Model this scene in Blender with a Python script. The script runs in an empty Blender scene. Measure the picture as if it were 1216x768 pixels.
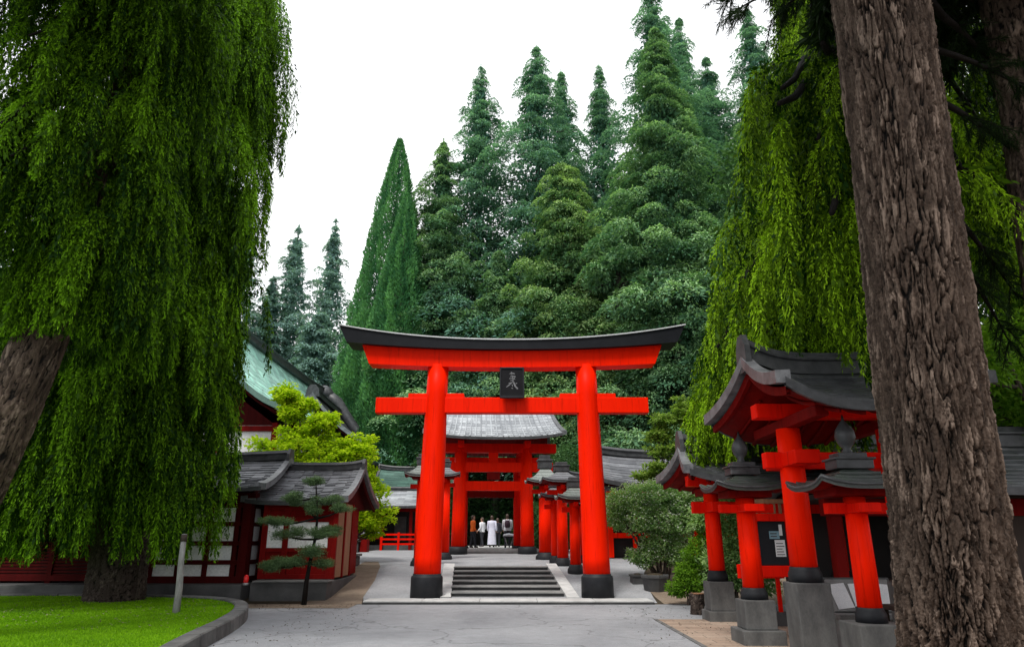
import bpy, math, random
import numpy as np
from mathutils import Vector, Matrix
R = math.radians
PI = math.pi
random.seed(7)
rng = np.random.default_rng(11)
sc = bpy.context.scene
col = sc.collection

# ------------------------------------------------------------------ camera
PITCH, F, CX, CY, EYE = R(17.5), 810.0, 608.0, 384.0, 1.6
cd = bpy.data.cameras.new("camera")
cd.sensor_width = 36.0
cd.lens = 36.0 * F / 1216.0
cd.clip_end = 2000
cam = bpy.data.objects.new("camera", cd)
cam.location = (0, 0, EYE)
cam.rotation_euler = (PI / 2 + PITCH, 0, 0)
col.objects.link(cam)
sc.camera = cam

def ray(px, py):
    x, y = (px - CX) / F, -(py - CY) / F
    return Vector((x, math.cos(PITCH) - y * math.sin(PITCH), math.sin(PITCH) + y * math.cos(PITCH)))
def at(px, py, Y):                      # measured photo position -> world point on the upright plane at distance Y
    d = ray(px, py)
    return Vector((0, 0, EYE)) + d * (Y / d.y)
def gp(px, py, z=0.0):                  # measured photo position -> world point at height z
    d = ray(px, py)
    return Vector((0, 0, EYE)) + d * ((z - EYE) / d.z)

def zt(y):                              # terrain profile
    return float(np.interp(y, [18.8, 19.95, 24.7, 32, 60, 110, 260], [0, .08, .70, .95, .97, 3, 14]))
def axis_x(y):                          # centre line of the approach behind the first gate
    return -0.1 - 0.063 * (y - 19.95)

# ------------------------------------------------------------------ objects
def tag(o, label=None, cat=None, group=None, kind=None):
    if label: o['label'] = label
    if cat: o['category'] = cat
    if group: o['group'] = group
    if kind: o['kind'] = kind
    return o
def empty(name, loc=(0, 0, 0), rz=0.0, label=None, cat=None, group=None):
    o = bpy.data.objects.new(name, None)
    col.objects.link(o)
    o.empty_display_size = .2
    o.location = loc
    o.rotation_euler = (0, 0, rz)
    return tag(o, label, cat, group)
def copy_tree(o, parent=None):
    c = o.copy()
    col.objects.link(c)
    c.parent = parent
    for ch in list(o.children):
        copy_tree(ch, c)
    return c

class MB:
    def __init__(s):
        s.v, s.f, s.sm, s.uv = [], [], [], {}
    def add(s, vs, fs, smooth=False):
        b = len(s.v)
        s.v += [tuple(p) for p in vs]
        for f in fs:
            s.f.append(tuple(b + i for i in f))
            s.sm.append(smooth)
        return s
    def box(s, c, size, rot=None):
        hx, hy, hz = size[0] / 2, size[1] / 2, size[2] / 2
        vs = [Vector((x, y, z)) for z in (-hz, hz) for y in (-hy, hy) for x in (-hx, hx)]
        if rot is not None:
            vs = [rot @ p for p in vs]
        c = Vector(c)
        return s.add([c + p for p in vs], [(0, 2, 3, 1), (4, 5, 7, 6), (0, 1, 5, 4), (2, 6, 7, 3), (0, 4, 6, 2), (1, 3, 7, 5)])
    def b2(s, x0, x1, y0, y1, z0, z1):
        return s.box(((x0 + x1) / 2, (y0 + y1) / 2, (z0 + z1) / 2), (x1 - x0, y1 - y0, z1 - z0))
    def lathe(s, prof, c=(0, 0, 0), n=24, lean=(0, 0)):
        c = Vector(c)
        z0 = prof[0][1]
        vs = []
        for r, z in prof:
            for i in range(n):
                a = 2 * PI * i / n
                vs.append(c + Vector((r * math.cos(a) + lean[0] * (z - z0), r * math.sin(a) + lean[1] * (z - z0), z)))
        m = len(prof)
        fs = [(j * n + i, j * n + (i + 1) % n, (j + 1) * n + (i + 1) % n, (j + 1) * n + i) for j in range(m - 1) for i in range(n)]
        s.add(vs, fs, True)
        b = len(s.v) - len(vs)
        s.f.append(tuple(b + (m - 1) * n + i for i in range(n))); s.sm.append(False)
        s.f.append(tuple(b + n - 1 - i for i in range(n))); s.sm.append(False)
        return s
    def tube(s, pts, rad, n=8, caps=True):
        pts = [Vector(p) for p in pts]
        if not isinstance(rad, (list, tuple)): rad = [rad] * len(pts)
        vs = []
        u = None
        for i, p in enumerate(pts):
            t = (pts[min(i + 1, len(pts) - 1)] - pts[max(i - 1, 0)]).normalized()
            if u is None:
                u = t.orthogonal().normalized()
            u = (u - t * u.dot(t))
            u = u.normalized() if u.length > 1e-6 else t.orthogonal().normalized()
            w = t.cross(u)
            for k in range(n):
                a = 2 * PI * k / n
                vs.append(p + (u * math.cos(a) + w * math.sin(a)) * rad[i])
        m = len(pts)
        fs = [(j * n + k, j * n + (k + 1) % n, (j + 1) * n + (k + 1) % n, (j + 1) * n + k) for j in range(m - 1) for k in range(n)]
        if caps:
            fs += [tuple(n - 1 - k for k in range(n)), tuple((m - 1) * n + k for k in range(n))]
        return s.add(vs, fs, True)
    def prism(s, poly, depth, M=None):   # poly in XZ, extruded along Y centred
        n = len(poly)
        vs = [Vector((x, -depth / 2, z)) for x, z in poly] + [Vector((x, depth / 2, z)) for x, z in poly]
        if M is not None: vs = [M @ p for p in vs]
        fs = [tuple(range(n)), tuple(range(2 * n - 1, n - 1, -1))] + [((i + 1) % n, i, n + i, n + (i + 1) % n) for i in range(n)]
        return s.add(vs, fs)
    def sheet(s, rows, smooth=False):    # rows of equal length of points
        m, n = len(rows), len(rows[0])
        return s.add([p for r in rows for p in r], [(j * n + i, j * n + i + 1, (j + 1) * n + i + 1, (j + 1) * n + i) for j in range(m - 1) for i in range(n - 1)], smooth)
    def build(s, name, mat, parent=None, bevel=0.0, loc=None):
        me = bpy.data.meshes.new(name)
        me.from_pydata(s.v, [], s.f)
        me.polygons.foreach_set("use_smooth", s.sm)
        me.validate()
        me.update()
        me.materials.append(mat)
        o = bpy.data.objects.new(name, me)
        col.objects.link(o)
        o.parent = parent
        if loc is not None: o.location = loc
        if bevel:
            b = o.modifiers.new("bevel", 'BEVEL')
            b.width = bevel; b.segments = 2; b.limit_method = 'ANGLE'; b.angle_limit = R(40)
            b.harden_normals = False
        return o
def Rz(a): return Matrix.Rotation(a, 3, 'Z')
def Rx(a): return Matrix.Rotation(a, 3, 'X')
def Ry(a): return Matrix.Rotation(a, 3, 'Y')

# ------------------------------------------------------------------ materials
def nmat(name):
    m = bpy.data.materials.new(name)
    m.use_nodes = True
    nt = m.node_tree
    nt.nodes.clear()
    out = nt.nodes.new("ShaderNodeOutputMaterial")
    return m, nt, out
def N(nt, t, **kw):
    n = nt.nodes.new(t)
    for k, v in kw.items():
        if k.startswith("i_"): n.inputs[k[2:].replace("_", " ")].default_value = v
        else: setattr(n, k, v)
    return n
def c4(c): return (c[0], c[1], c[2], 1.0)
def ramp(nt, fac, stops):
    r = nt.nodes.new("ShaderNodeValToRGB")
    e = r.color_ramp.elements
    while len(e) < len(stops): e.new(0.5)
    for x, (p, c) in zip(e, stops):
        x.position = p
        x.color = c4(c) if len(c) == 3 else c
    nt.links.new(fac, r.inputs[0])
    return r.outputs[0]
def coords(nt, scale=(1, 1, 1), kind="Object"):
    tc = nt.nodes.new("ShaderNodeTexCoord")
    mp = nt.nodes.new("ShaderNodeMapping")
    mp.inputs["Scale"].default_value = scale
    nt.links.new(tc.outputs[kind], mp.inputs[0])
    return mp.outputs[0]
def noise(nt, vec, scale, detail=6, rough=.6, dist=0.0):
    n = nt.nodes.new("ShaderNodeTexNoise")
    n.inputs["Scale"].default_value = scale
    n.inputs["Detail"].default_value = detail
    n.inputs["Roughness"].default_value = rough
    n.inputs["Distortion"].default_value = dist
    nt.links.new(vec, n.inputs["Vector"])
    return n.outputs["Fac"]
def mixc(nt, fac, a, b, mode='MIX'):
    m = nt.nodes.new("ShaderNodeMix")
    m.data_type = 'RGBA'; m.blend_type = mode
    if isinstance(fac, (int, float)): m.inputs[0].default_value = fac
    else: nt.links.new(fac, m.inputs[0])
    for i, x in ((6, a), (7, b)):
        if isinstance(x, tuple): m.inputs[i].default_value = c4(x)
        else: nt.links.new(x, m.inputs[i])
    return m.outputs[2]
def mth(nt, op, a, b=None):
    m = nt.nodes.new("ShaderNodeMath"); m.operation = op
    for i, x in ((0, a), (1, b)):
        if x is None: continue
        if isinstance(x, (int, float)): m.inputs[i].default_value = x
        else: nt.links.new(x, m.inputs[i])
    return m.outputs[0]
def bsdf(nt, out, colour, rough=.6, bump=None, bstr=.3, bdist=.02, spec=.5, metal=0.0):
    p = nt.nodes.new("ShaderNodeBsdfPrincipled")
    if isinstance(colour, tuple): p.inputs["Base Color"].default_value = c4(colour)
    else: nt.links.new(colour, p.inputs["Base Color"])
    if isinstance(rough, (int, float)): p.inputs["Roughness"].default_value = rough
    else: nt.links.new(rough, p.inputs["Roughness"])
    p.inputs["Specular IOR Level"].default_value = spec
    p.inputs["Metallic"].default_value = metal
    if bump is not None:
        b = nt.nodes.new("ShaderNodeBump")
        b.inputs["Strength"].default_value = bstr
        b.inputs["Distance"].default_value = bdist
        nt.links.new(bump, b.inputs["Height"])
        nt.links.new(b.outputs[0], p.inputs["Normal"])
    nt.links.new(p.outputs[0], out.inputs[0])
    return p
def surf(name, a, b, scale=3.0, rough=.6, stretch=(1, 1, 1), bstr=.25, bdist=.01, spec=.4, fine=None, metal=0.0):
    m, nt, out = nmat(name)
    v = coords(nt, stretch)
    n1 = noise(nt, v, scale, 8, .62)
    n2 = noise(nt, v, fine or scale * 14, 5, .7)
    f = ramp(nt, n1, [(.32, (0, 0, 0)), (.7, (1, 1, 1))])
    c = mixc(nt, f, a, b)
    g = ramp(nt, n2, [(.3, (.72, .72, .72)), (.7, (1.15, 1.15, 1.15))])
    c = mixc(nt, .75, c, g, 'MULTIPLY')
    rr = mth(nt, 'ADD', mth(nt, 'MULTIPLY', n2, .25), rough - .12)
    bsdf(nt, out, c, rr, mth(nt, 'ADD', n1, mth(nt, 'MULTIPLY', n2, .5)), bstr, bdist, spec, metal)
    return m
def leafmat(name, dark, light, trans=.35, rough=.55):
    m, nt, out = nmat(name)
    at_ = nt.nodes.new("ShaderNodeAttribute"); at_.attribute_name = "tint"
    v = coords(nt)
    n1 = noise(nt, v, .55, 3, .6)
    t = mth(nt, 'ADD', at_.outputs["Fac"], mth(nt, 'MULTIPLY', mth(nt, 'SUBTRACT', n1, .5), .7))
    mid = tuple((a * .6 + b * .4) for a, b in zip(dark, light))
    c = ramp(nt, t, [(0.05, dark), (.5, mid), (.95, light)])
    d = nt.nodes.new("ShaderNodeBsdfPrincipled")
    d.inputs["Roughness"].default_value = rough
    d.inputs["Specular IOR Level"].default_value = .05
    nt.links.new(c, d.inputs["Base Color"])
    tr = nt.nodes.new("ShaderNodeBsdfTranslucent")
    c2 = mixc(nt, 1.0, c, (1.1, 1.25, .6), 'MULTIPLY')
    nt.links.new(c2, tr.inputs[0])
    mx = nt.nodes.new("ShaderNodeMixShader"); mx.inputs[0].default_value = trans
    nt.links.new(d.outputs[0], mx.inputs[1]); nt.links.new(tr.outputs[0], mx.inputs[2])
    nt.links.new(mx.outputs[0], out.inputs[0])
    return m
def barkmat(name, a, b, c_, sc_=(6, 6, 1.2), bs=.9, attr=True):
    m, nt, out = nmat(name)
    v = coords(nt, sc_)
    n1 = noise(nt, v, 1.6, 8, .65, .6)
    n2 = noise(nt, coords(nt), 38, 6, .75)
    n3 = noise(nt, coords(nt), 1.3, 4, .6)
    c = ramp(nt, n1, [(.3, a), (.5, b), (.72, c_)])
    c = mixc(nt, ramp(nt, n3, [(.35, (0, 0, 0)), (.7, (.75, .75, .75))]), c, mixc(nt, .5, a, b))
    c = mixc(nt, .8, c, ramp(nt, n2, [(.3, (.5, .5, .5)), (.7, (1.3, 1.3, 1.3))]), 'MULTIPLY')
    if attr:
        at_ = nt.nodes.new("ShaderNodeAttribute"); at_.attribute_name = "plate"
        n4 = noise(nt, coords(nt, (1, 1, .5)), 5.5, 5, .65)
        pale = tuple(min(1, x * 1.55 + .015) for x in c_)
        c = mixc(nt, ramp(nt, mth(nt, 'ADD', mth(nt, 'MULTIPLY', at_.outputs["Fac"], .7), mth(nt, 'MULTIPLY', n4, .6)), [(.80, (0, 0, 0)), (1.0, (.55, .55, .55))]), c, pale)
        c = mixc(nt, ramp(nt, at_.outputs["Fac"], [(.06, (0, 0, 0)), (.34, (1, 1, 1))]), tuple(x * .28 for x in a), c)
    bsdf(nt, out, c, .85, mth(nt, 'ADD', n1, mth(nt, 'MULTIPLY', n2, .6)), bs, .02, .2)
    return m

def redmat(name, a=(.80, .016, .003), b=(.62, .010, .003), rough=.38):
    m, nt, out = nmat(name)
    v = coords(nt, (1, 1, .18))
    n1 = noise(nt, v, 5, 7, .6)
    n2 = noise(nt, coords(nt), 24, 5, .7)
    n3 = noise(nt, coords(nt, (1, 1, .06)), 16, 6, .7)
    c = mixc(nt, ramp(nt, n1, [(.35, (0, 0, 0)), (.75, (1, 1, 1))]), a, b)
    c = mixc(nt, ramp(nt, n3, [(.55, (0, 0, 0)), (.80, (.8, .8, .8))]), c, tuple(x * .42 for x in b))
    c = mixc(nt, ramp(nt, n2, [(.62, (0, 0, 0)), (.85, (.25, .25, .25))]), c, (a[0], a[1] * 3 + .02, a[2] * 3 + .015))
    rr = mth(nt, 'ADD', mth(nt, 'MULTIPLY', n2, .3), rough - .12)
    bsdf(nt, out, c, rr, mth(nt, 'ADD', n1, mth(nt, 'MULTIPLY', n2, .4)), .12, .01, .04)
    return m

M = {}
M['red'] = redmat('vermilion_paint', (.96, .016, .001), (.86, .012, .001))
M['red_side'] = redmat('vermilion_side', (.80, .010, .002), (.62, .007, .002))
M['red_dark'] = redmat('dark_vermilion', (.20, .007, .006), (.12, .005, .005), .5)  # darker vermilion; puts shade into the colour of brackets and office posts
M['red_deep'] = redmat('maroon_wood', (.066, .005, .005), (.034, .003, .003), .6)
M['black'] = surf('black_lacquer', (.008, .009, .012), (.014, .015, .019), 2, .5, bstr=.1, spec=.15)
M['black_base'] = surf('black_base_paint', (.010, .011, .014), (.022, .023, .026), 4, .55, bstr=.2, spec=.2)
M['plaque'] = surf('plaque_black', (.004, .004, .006), (.008, .008, .010), 4, .6, spec=.1)
M['gold'] = surf('faded_letter', (.10, .10, .11), (.16, .16, .17), 12, .5)
M['capedge'] = surf('pale_cap_edge', (.55, .56, .58), (.72, .73, .75), 5, .4)
M['stone'] = surf('grey_granite', (.12, .12, .118), (.24, .24, .235), 2.2, .8, bstr=.4, fine=60)
M['pedestal'] = surf('pedestal_stone', (.055, .056, .056), (.145, .145, .14), 2.6, .8, (1, 1, .5), .45, fine=55)
M['stone_dark'] = surf('dark_granite', (.04, .041, .042), (.095, .095, .095), 2, .75, bstr=.4, fine=60)
M['stone_light'] = surf('pale_granite', (.36, .36, .355), (.56, .56, .55), 2.4, .8, bstr=.3, fine=70)
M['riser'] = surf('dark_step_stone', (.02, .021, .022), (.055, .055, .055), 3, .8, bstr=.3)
M['kerb'] = surf('kerb_granite', (.07, .07, .068), (.16, .16, .155), 3, .85, bstr=.5, fine=50)
def vary(m, amt=.35):
    nt = m.node_tree
    p = [n for n in nt.nodes if n.type == 'BSDF_PRINCIPLED'][0]
    src = p.inputs['Base Color'].links[0].from_socket
    oi = nt.nodes.new('ShaderNodeObjectInfo')
    g = ramp(nt, oi.outputs['Random'], [(0, (1 - amt,) * 3), (1, (1 + amt,) * 3)])
    nt.links.new(mixc(nt, 1.0, src, g, 'MULTIPLY'), p.inputs['Base Color'])
vary(M['kerb'])
M['white_wall'] = surf('plaster_panel', (.74, .75, .76), (.84, .84, .84), 1.4, .8, bstr=.05)
M['dark_in'] = surf('dark_interior', (.010, .009, .009), (.02, .018, .017), 2, .8)
M['wood'] = surf('plain_wood', (.22, .10, .05), (.34, .17, .09), 2, .7, (6, 6, .5))
M['wood_dark'] = surf('dark_wood', (.03, .02, .016), (.06, .04, .03), 2, .75, (6, 6, .5))
M['metal'] = surf('grey_metal', (.30, .31, .32), (.45, .46, .47), 4, .4, metal=.3)
M['stake'] = surf('weathered_pole', (.16, .16, .15), (.30, .30, .29), 5, .8, (3, 3, .4), .3)
M['paper'] = surf('paper', (.62, .64, .66), (.72, .73, .74), 6, .8, bstr=.02)
M['paper_blue'] = surf('pale_blue_label', (.16, .30, .38), (.22, .36, .42), 6, .7, bstr=.02)
M['ink'] = surf('ink', (.05, .055, .06), (.08, .08, .09), 6, .8)
M['lamp_red'] = surf('red_lamp', (.85, .02, .02), (.75, .015, .015), 8, .25)

def tilemat(name, a, b, moss=None, uvx=3.2, uvy=7.0):
    m, nt, out = nmat(name)
    v = coords(nt)
    n1 = noise(nt, v, 1.1, 6, .6)
    n2 = noise(nt, coords(nt, (3, 3, 1)), 9, 6, .75)
    geo = nt.nodes.new("ShaderNodeNewGeometry")
    isl = geo.outputs["Random Per Island"]
    c = mixc(nt, ramp(nt, n1, [(.3, (0, 0, 0)), (.72, (1, 1, 1))]), a, b)
    c = mixc(nt, .9, c, ramp(nt, isl, [(0, (.62, .62, .64)), (1, (1.25, 1.25, 1.25))]), 'MULTIPLY')
    c = mixc(nt, .85, c, ramp(nt, n2, [(.3, (.55, .55, .55)), (.75, (1.35, 1.35, 1.35))]), 'MULTIPLY')
    if moss:
        n3 = noise(nt, v, 2.3, 6, .7)
        c = mixc(nt, ramp(nt, n3, [(.5, (0, 0, 0)), (.68, (.8, .8, .8))]), c, moss)
    bsdf(nt, out, c, mth(nt, 'ADD', mth(nt, 'MULTIPLY', n2, .3), .3), mth(nt, 'ADD', n1, n2), .35, .015, .45)
    return m
M['tile'] = tilemat('slate_tile', (.10, .105, .115), (.22, .225, .24))
M['tile_dark'] = tilemat('dark_slate_tile', (.035, .038, .042), (.10, .105, .11), (.035, .045, .025))
M['tile_moss'] = tilemat('mossy_tile', (.030, .036, .034), (.075, .085, .080), (.03, .05, .03))
M['tile_sage'] = tilemat('sage_grey_tile', (.13, .15, .14), (.26, .29, .27), (.10, .14, .11))
M['tile_pale'] = tilemat('pale_grey_tile', (.26, .28, .30), (.44, .46, .48))
M['copper'] = tilemat('green_copper', (.34, .68, .56), (.50, .80, .69))
M['copper_dark'] = tilemat('dull_copper', (.05, .11, .09), (.10, .19, .155))
M['ridge'] = surf('ridge_tile', (.025, .027, .03), (.075, .078, .083), 5, .45, bstr=.3)
M['verge'] = surf('verge_metal', (.07, .073, .08), (.20, .205, .215), 5, .38, bstr=.3)
M['soffit'] = redmat('soffit_red', (.17, .004, .003), (.10, .003, .003), .55)  # vermilion darkened to paint in the shade under the roofs

# foliage
M['weep_a'] = leafmat('weeping_foliage', (.008, .030, .003), (.175, .37, .012), .3)
M['weep_b'] = leafmat('weeping_foliage_far', (.010, .032, .006), (.085, .20, .012))
M['weep_c'] = leafmat('weeping_foliage_yellow', (.010, .038, .003), (.31, .53, .018), .35)
M['conifer'] = leafmat('cedar_foliage', (.068, .160, .090), (.36, .56, .26), .3)
M['conifer_light'] = leafmat('light_cedar_foliage', (.075, .165, .075), (.46, .64, .26), .3)
M['conifer_cool'] = leafmat('cedar_foliage_cool', (.085, .195, .150), (.30, .52, .35), .3)  # bluish shift paints distance haze into the leaf colour
M['conifer_far'] = leafmat('hazy_foliage', (.14, .25, .235), (.27, .42, .38), .3)  # paler, bluer leaf colour with the far haze mixed in
M['cypress'] = leafmat('cypress_foliage', (.036, .135, .060), (.14, .345, .115), .3)
M['maple'] = leafmat('bright_maple_leaf', (.26, .41, .010), (.66, .76, .030), .5)
M['maple_soft'] = leafmat('soft_maple_leaf', (.10, .19, .03), (.34, .44, .09), .45)
M['shrub'] = leafmat('shrub_leaf', (.15, .29, .10), (.50, .66, .28), .45)
M['shrub_bright'] = leafmat('bright_shrub_leaf', (.05, .14, .012), (.24, .42, .03), .4)
M['petal'] = leafmat('white_petal', (.45, .50, .40), (.75, .78, .70), .4)
M['niwaki'] = leafmat('pine_pad_needle', (.03, .06, .03), (.17, .27, .12), .3)
M['pine'] = leafmat('pine_needle', (.008, .018, .006), (.035, .065, .018), .25)
M['hedge'] = leafmat('dark_hedge', (.02, .06, .022), (.11, .22, .07), .3)
M['grass'] = leafmat('lawn_blade', (.10, .24, .006), (.26, .50, .014), .35)
M['redleaf'] = leafmat('red_maple_leaf', (.15, .02, .01), (.4, .06, .02), .4)
M['bark'] = barkmat('pine_bark', (.013, .009, .007), (.078, .053, .039), (.20, .148, .115))
M['bark_dark'] = barkmat('dark_bark', (.020, .014, .011), (.055, .040, .033), (.11, .085, .07))
M['bark_far'] = barkmat('far_bark', (.03, .025, .022), (.07, .06, .055), (.12, .11, .10), attr=False)
M['twig'] = surf('twig_bark', (.03, .022, .017), (.07, .052, .04), 6, .85)
M['skin'] = surf('skin', (.45, .25, .17), (.52, .30, .21), 6, .6, bstr=.02)
M['hair'] = surf('dark_hair', (.04, .025, .018), (.09, .055, .04), 20, .5)
M['orange'] = surf('orange_cloth', (.90, .17, .015), (.80, .13, .012), 8, .8)
M['white_cloth'] = surf('white_cloth', (.66, .67, .73), (.76, .76, .78), 6, .85)
M['lilac_cloth'] = surf('pale_lilac_cloth', (.62, .63, .78), (.74, .74, .84), 6, .85)
M['navy'] = surf('dark_cloth', (.012, .013, .02), (.025, .026, .035), 8, .85)
M['bag'] = surf('plum_bag', (.04, .02, .035), (.07, .035, .055), 8, .8)

# ground materials
def asphalt():
    m, nt, out = nmat('asphalt')
    v = coords(nt)
    big = noise(nt, v, .35, 5, .6, .4)
    fine = noise(nt, v, 55, 6, .8)
    mid = noise(nt, v, 4, 6, .7)
    c = ramp(nt, big, [(.28, (.190, .197, .212)), (.5, (.262, .271, .286)), (.72, (.315, .324, .34))])
    c = mixc(nt, .9, c, ramp(nt, fine, [(.28, (.55, .55, .55)), (.72, (1.4, 1.4, 1.4))]), 'MULTIPLY')
    c = mixc(nt, .6, c, ramp(nt, mid, [(.3, (.75, .75, .75)), (.7, (1.12, 1.12, 1.12))]), 'MULTIPLY')
    vo = nt.nodes.new("ShaderNodeTexVoronoi"); vo.feature = 'DISTANCE_TO_EDGE'; vo.inputs["Scale"].default_value = .33
    wv = nt.nodes.new("ShaderNodeVectorMath"); wv.operation = 'ADD'
    nn = nt.nodes.new("ShaderNodeTexNoise"); nn.inputs["Scale"].default_value = 1.4; nn.inputs["Detail"].default_value = 6
    nt.links.new(v, nn.inputs["Vector"])
    nt.links.new(v, wv.inputs[0]); nt.links.new(nn.outputs["Color"], wv.inputs[1]); nt.links.new(wv.outputs[0], vo.inputs["Vector"])
    cr = ramp(nt, vo.outputs["Distance"], [(0, (.35, .35, .35)), (.010, (1, 1, 1))])
    c = mixc(nt, .7, c, cr, 'MULTIPLY')
    bsdf(nt, out, c, .82, mth(nt, 'ADD', fine, mid), .45, .012, .3)
    return m
M['asphalt'] = asphalt()
def dirtmat(name, a, b, s=1.2):
    m, nt, out = nmat(name)
    v = coords(nt)
    n1 = noise(nt, v, s, 8, .65)
    n2 = noise(nt, v, 30, 6, .8)
    c = mixc(nt, ramp(nt, n1, [(.3, (0, 0, 0)), (.7, (1, 1, 1))]), a, b)
    c = mixc(nt, .9, c, ramp(nt, n2, [(.28, (.5, .5, .5)), (.72, (1.35, 1.35, 1.35))]), 'MULTIPLY')
    bsdf(nt, out, c, .95, mth(nt, 'ADD', n1, n2), .6, .03, .15)
    return m
M['dirt'] = dirtmat('forest_floor', (.035, .028, .018), (.075, .058, .038), .5)
M['sand'] = dirtmat('sandy_soil', (.17, .13, .095), (.27, .215, .165), 1.5)
M['path'] = dirtmat('pale_ramp_concrete', (.24, .247, .26), (.35, .357, .37), .9)
M['turf'] = dirtmat('turf_soil', (.07, .17, .008), (.12, .26, .010), 1.6)
def pavers():
    m, nt, out = nmat('beige_pavers')
    v = coords(nt)
    br = nt.nodes.new("ShaderNodeTexBrick")
    br.inputs["Color1"].default_value = (.30, .22, .165, 1); br.inputs["Color2"].default_value = (.40, .31, .24, 1)
    br.inputs["Mortar"].default_value = (.14, .11, .085, 1)
    br.inputs["Scale"].default_value = 1.0; br.inputs["Mortar Size"].default_value = .008
    br.inputs["Brick Width"].default_value = .6; br.inputs["Row Height"].default_value = .3
    nt.links.new(v, br.inputs["Vector"])
    n2 = noise(nt, v, 22, 6, .75); n1 = noise(nt, v, 1.3, 6, .65)
    c = mixc(nt, .8, br.outputs[0], ramp(nt, n2, [(.3, (.7, .7, .7)), (.7, (1.2, 1.2, 1.2))]), 'MULTIPLY')
    c = mixc(nt, .7, c, ramp(nt, n1, [(.3, (.6, .6, .6)), (.7, (1.1, 1.1, 1.1))]), 'MULTIPLY')
    bsdf(nt, out, c, .8, mth(nt, 'SUBTRACT', n2, mth(nt, 'MULTIPLY', br.outputs["Fac"], 1.5)), .4, .01, .3)
    return m
M['pavers'] = pavers()

# ------------------------------------------------------------------ world and sun
w = bpy.data.worlds.new("World")
sc.world = w
w.use_nodes = True
nt = w.node_tree
nt.nodes.clear()
wo = nt.nodes.new("ShaderNodeOutputWorld")
bg = nt.nodes.new("ShaderNodeBackground")
sky = nt.nodes.new("ShaderNodeTexSky")
sky.sky_type = 'NISHITA'
sky.sun_disc = False
SUN_EL, SUN_AZ = R(62), R(205)
sky.sun_elevation = SUN_EL
sky.sun_rotation = SUN_AZ
sky.air_density = 1.0; sky.dust_density = 4.0
tc = nt.nodes.new("ShaderNodeTexCoord")
cl = noise(nt, tc.outputs["Generated"], 2.0, 6, .6)
cloud = ramp(nt, cl, [(.3, (12.2, 12.5, 13.1)), (.7, (14.6, 14.7, 14.9))])
mxw = mixc(nt, .93, sky.outputs[0], cloud)
nt.links.new(mxw, bg.inputs[0])
bg.inputs[1].default_value = 0.115
nt.links.new(bg.outputs[0], wo.inputs[0])
sl = bpy.data.lights.new("sun", 'SUN')
sl.energy = 3.3
sl.angle = R(14)
sl.color = (1.0, .96, .9)
so = bpy.data.objects.new("sun", sl)
col.objects.link(so)
# sun from behind the camera, a little to the left, high
sd = Vector((-math.sin(R(25)) * math.cos(SUN_EL), -math.cos(R(25)) * math.cos(SUN_EL), math.sin(SUN_EL)))
so.rotation_euler = sd.to_track_quat('Z', 'Y').to_euler()
so.location = (0, 0, 60)

sc.view_settings.view_transform = 'Standard'
sc.view_settings.look = 'None'
sc.view_settings.exposure = 0
sc.view_settings.gamma = 1
sc.cycles.use_denoising = True
try: sc.cycles.denoiser = 'OPENIMAGEDENOISE'
except Exception: pass
sc.cycles.max_bounces = 6
sc.cycles.diffuse_bounces = 3
sc.cycles.glossy_bounces = 2
sc.cycles.transmission_bounces = 3
sc.cycles.transparent_max_bounces = 4
sc.cycles.caustics_reflective = False
sc.cycles.caustics_refractive = False

# ------------------------------------------------------------------ leaf meshes
def np_mesh(name, V, Q, tint, mat, parent=None):
    me = bpy.data.meshes.new(name)
    V = np.ascontiguousarray(V, dtype=np.float32); Q = np.ascontiguousarray(Q, dtype=np.int32)
    me.vertices.add(len(V)); me.vertices.foreach_set("co", V.ravel())
    k = Q.shape[1]
    me.loops.add(Q.size); me.loops.foreach_set("vertex_index", Q.ravel())
    me.polygons.add(len(Q))
    me.polygons.foreach_set("loop_start", np.arange(0, Q.size, k, dtype=np.int32))
    me.update(calc_edges=True)
    if tint is not None:
        a = me.attributes.new("tint", 'FLOAT', 'FACE')
        a.data.foreach_set("value", np.ascontiguousarray(tint, dtype=np.float32))
    me.materials.append(mat)
    o = bpy.data.objects.new(name, me)
    col.objects.link(o)
    o.parent = parent
    return o
def unit(a):
    return a / np.maximum(np.linalg.norm(a, axis=-1, keepdims=True), 1e-9)
def leaves(P, A, L, W, S=None):
    n = len(P)
    A = unit(A)
    if S is None: S = rng.normal(size=(n, 3))
    S = unit(np.cross(A, S))
    L = np.broadcast_to(np.asarray(L, dtype=float), (n,))[:, None]
    W = np.broadcast_to(np.asarray(W, dtype=float), (n,))[:, None]
    V = np.stack([P, P + A * L * .42 + S * W * .5, P + A * L, P + A * L * .42 - S * W * .5], axis=1)
    return V.reshape(-1, 3)
def quads(n): return np.arange(n * 4).reshape(n, 4)
def foliage(name, parts, mat, parent):
    V = np.concatenate([p[0] for p in parts]); T = np.concatenate([p[1] for p in parts])
    return np_mesh(name, V, quads(len(T)), T, mat, parent)

def sway(n, s): return rng.normal(size=(n, 3)) * s

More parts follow.
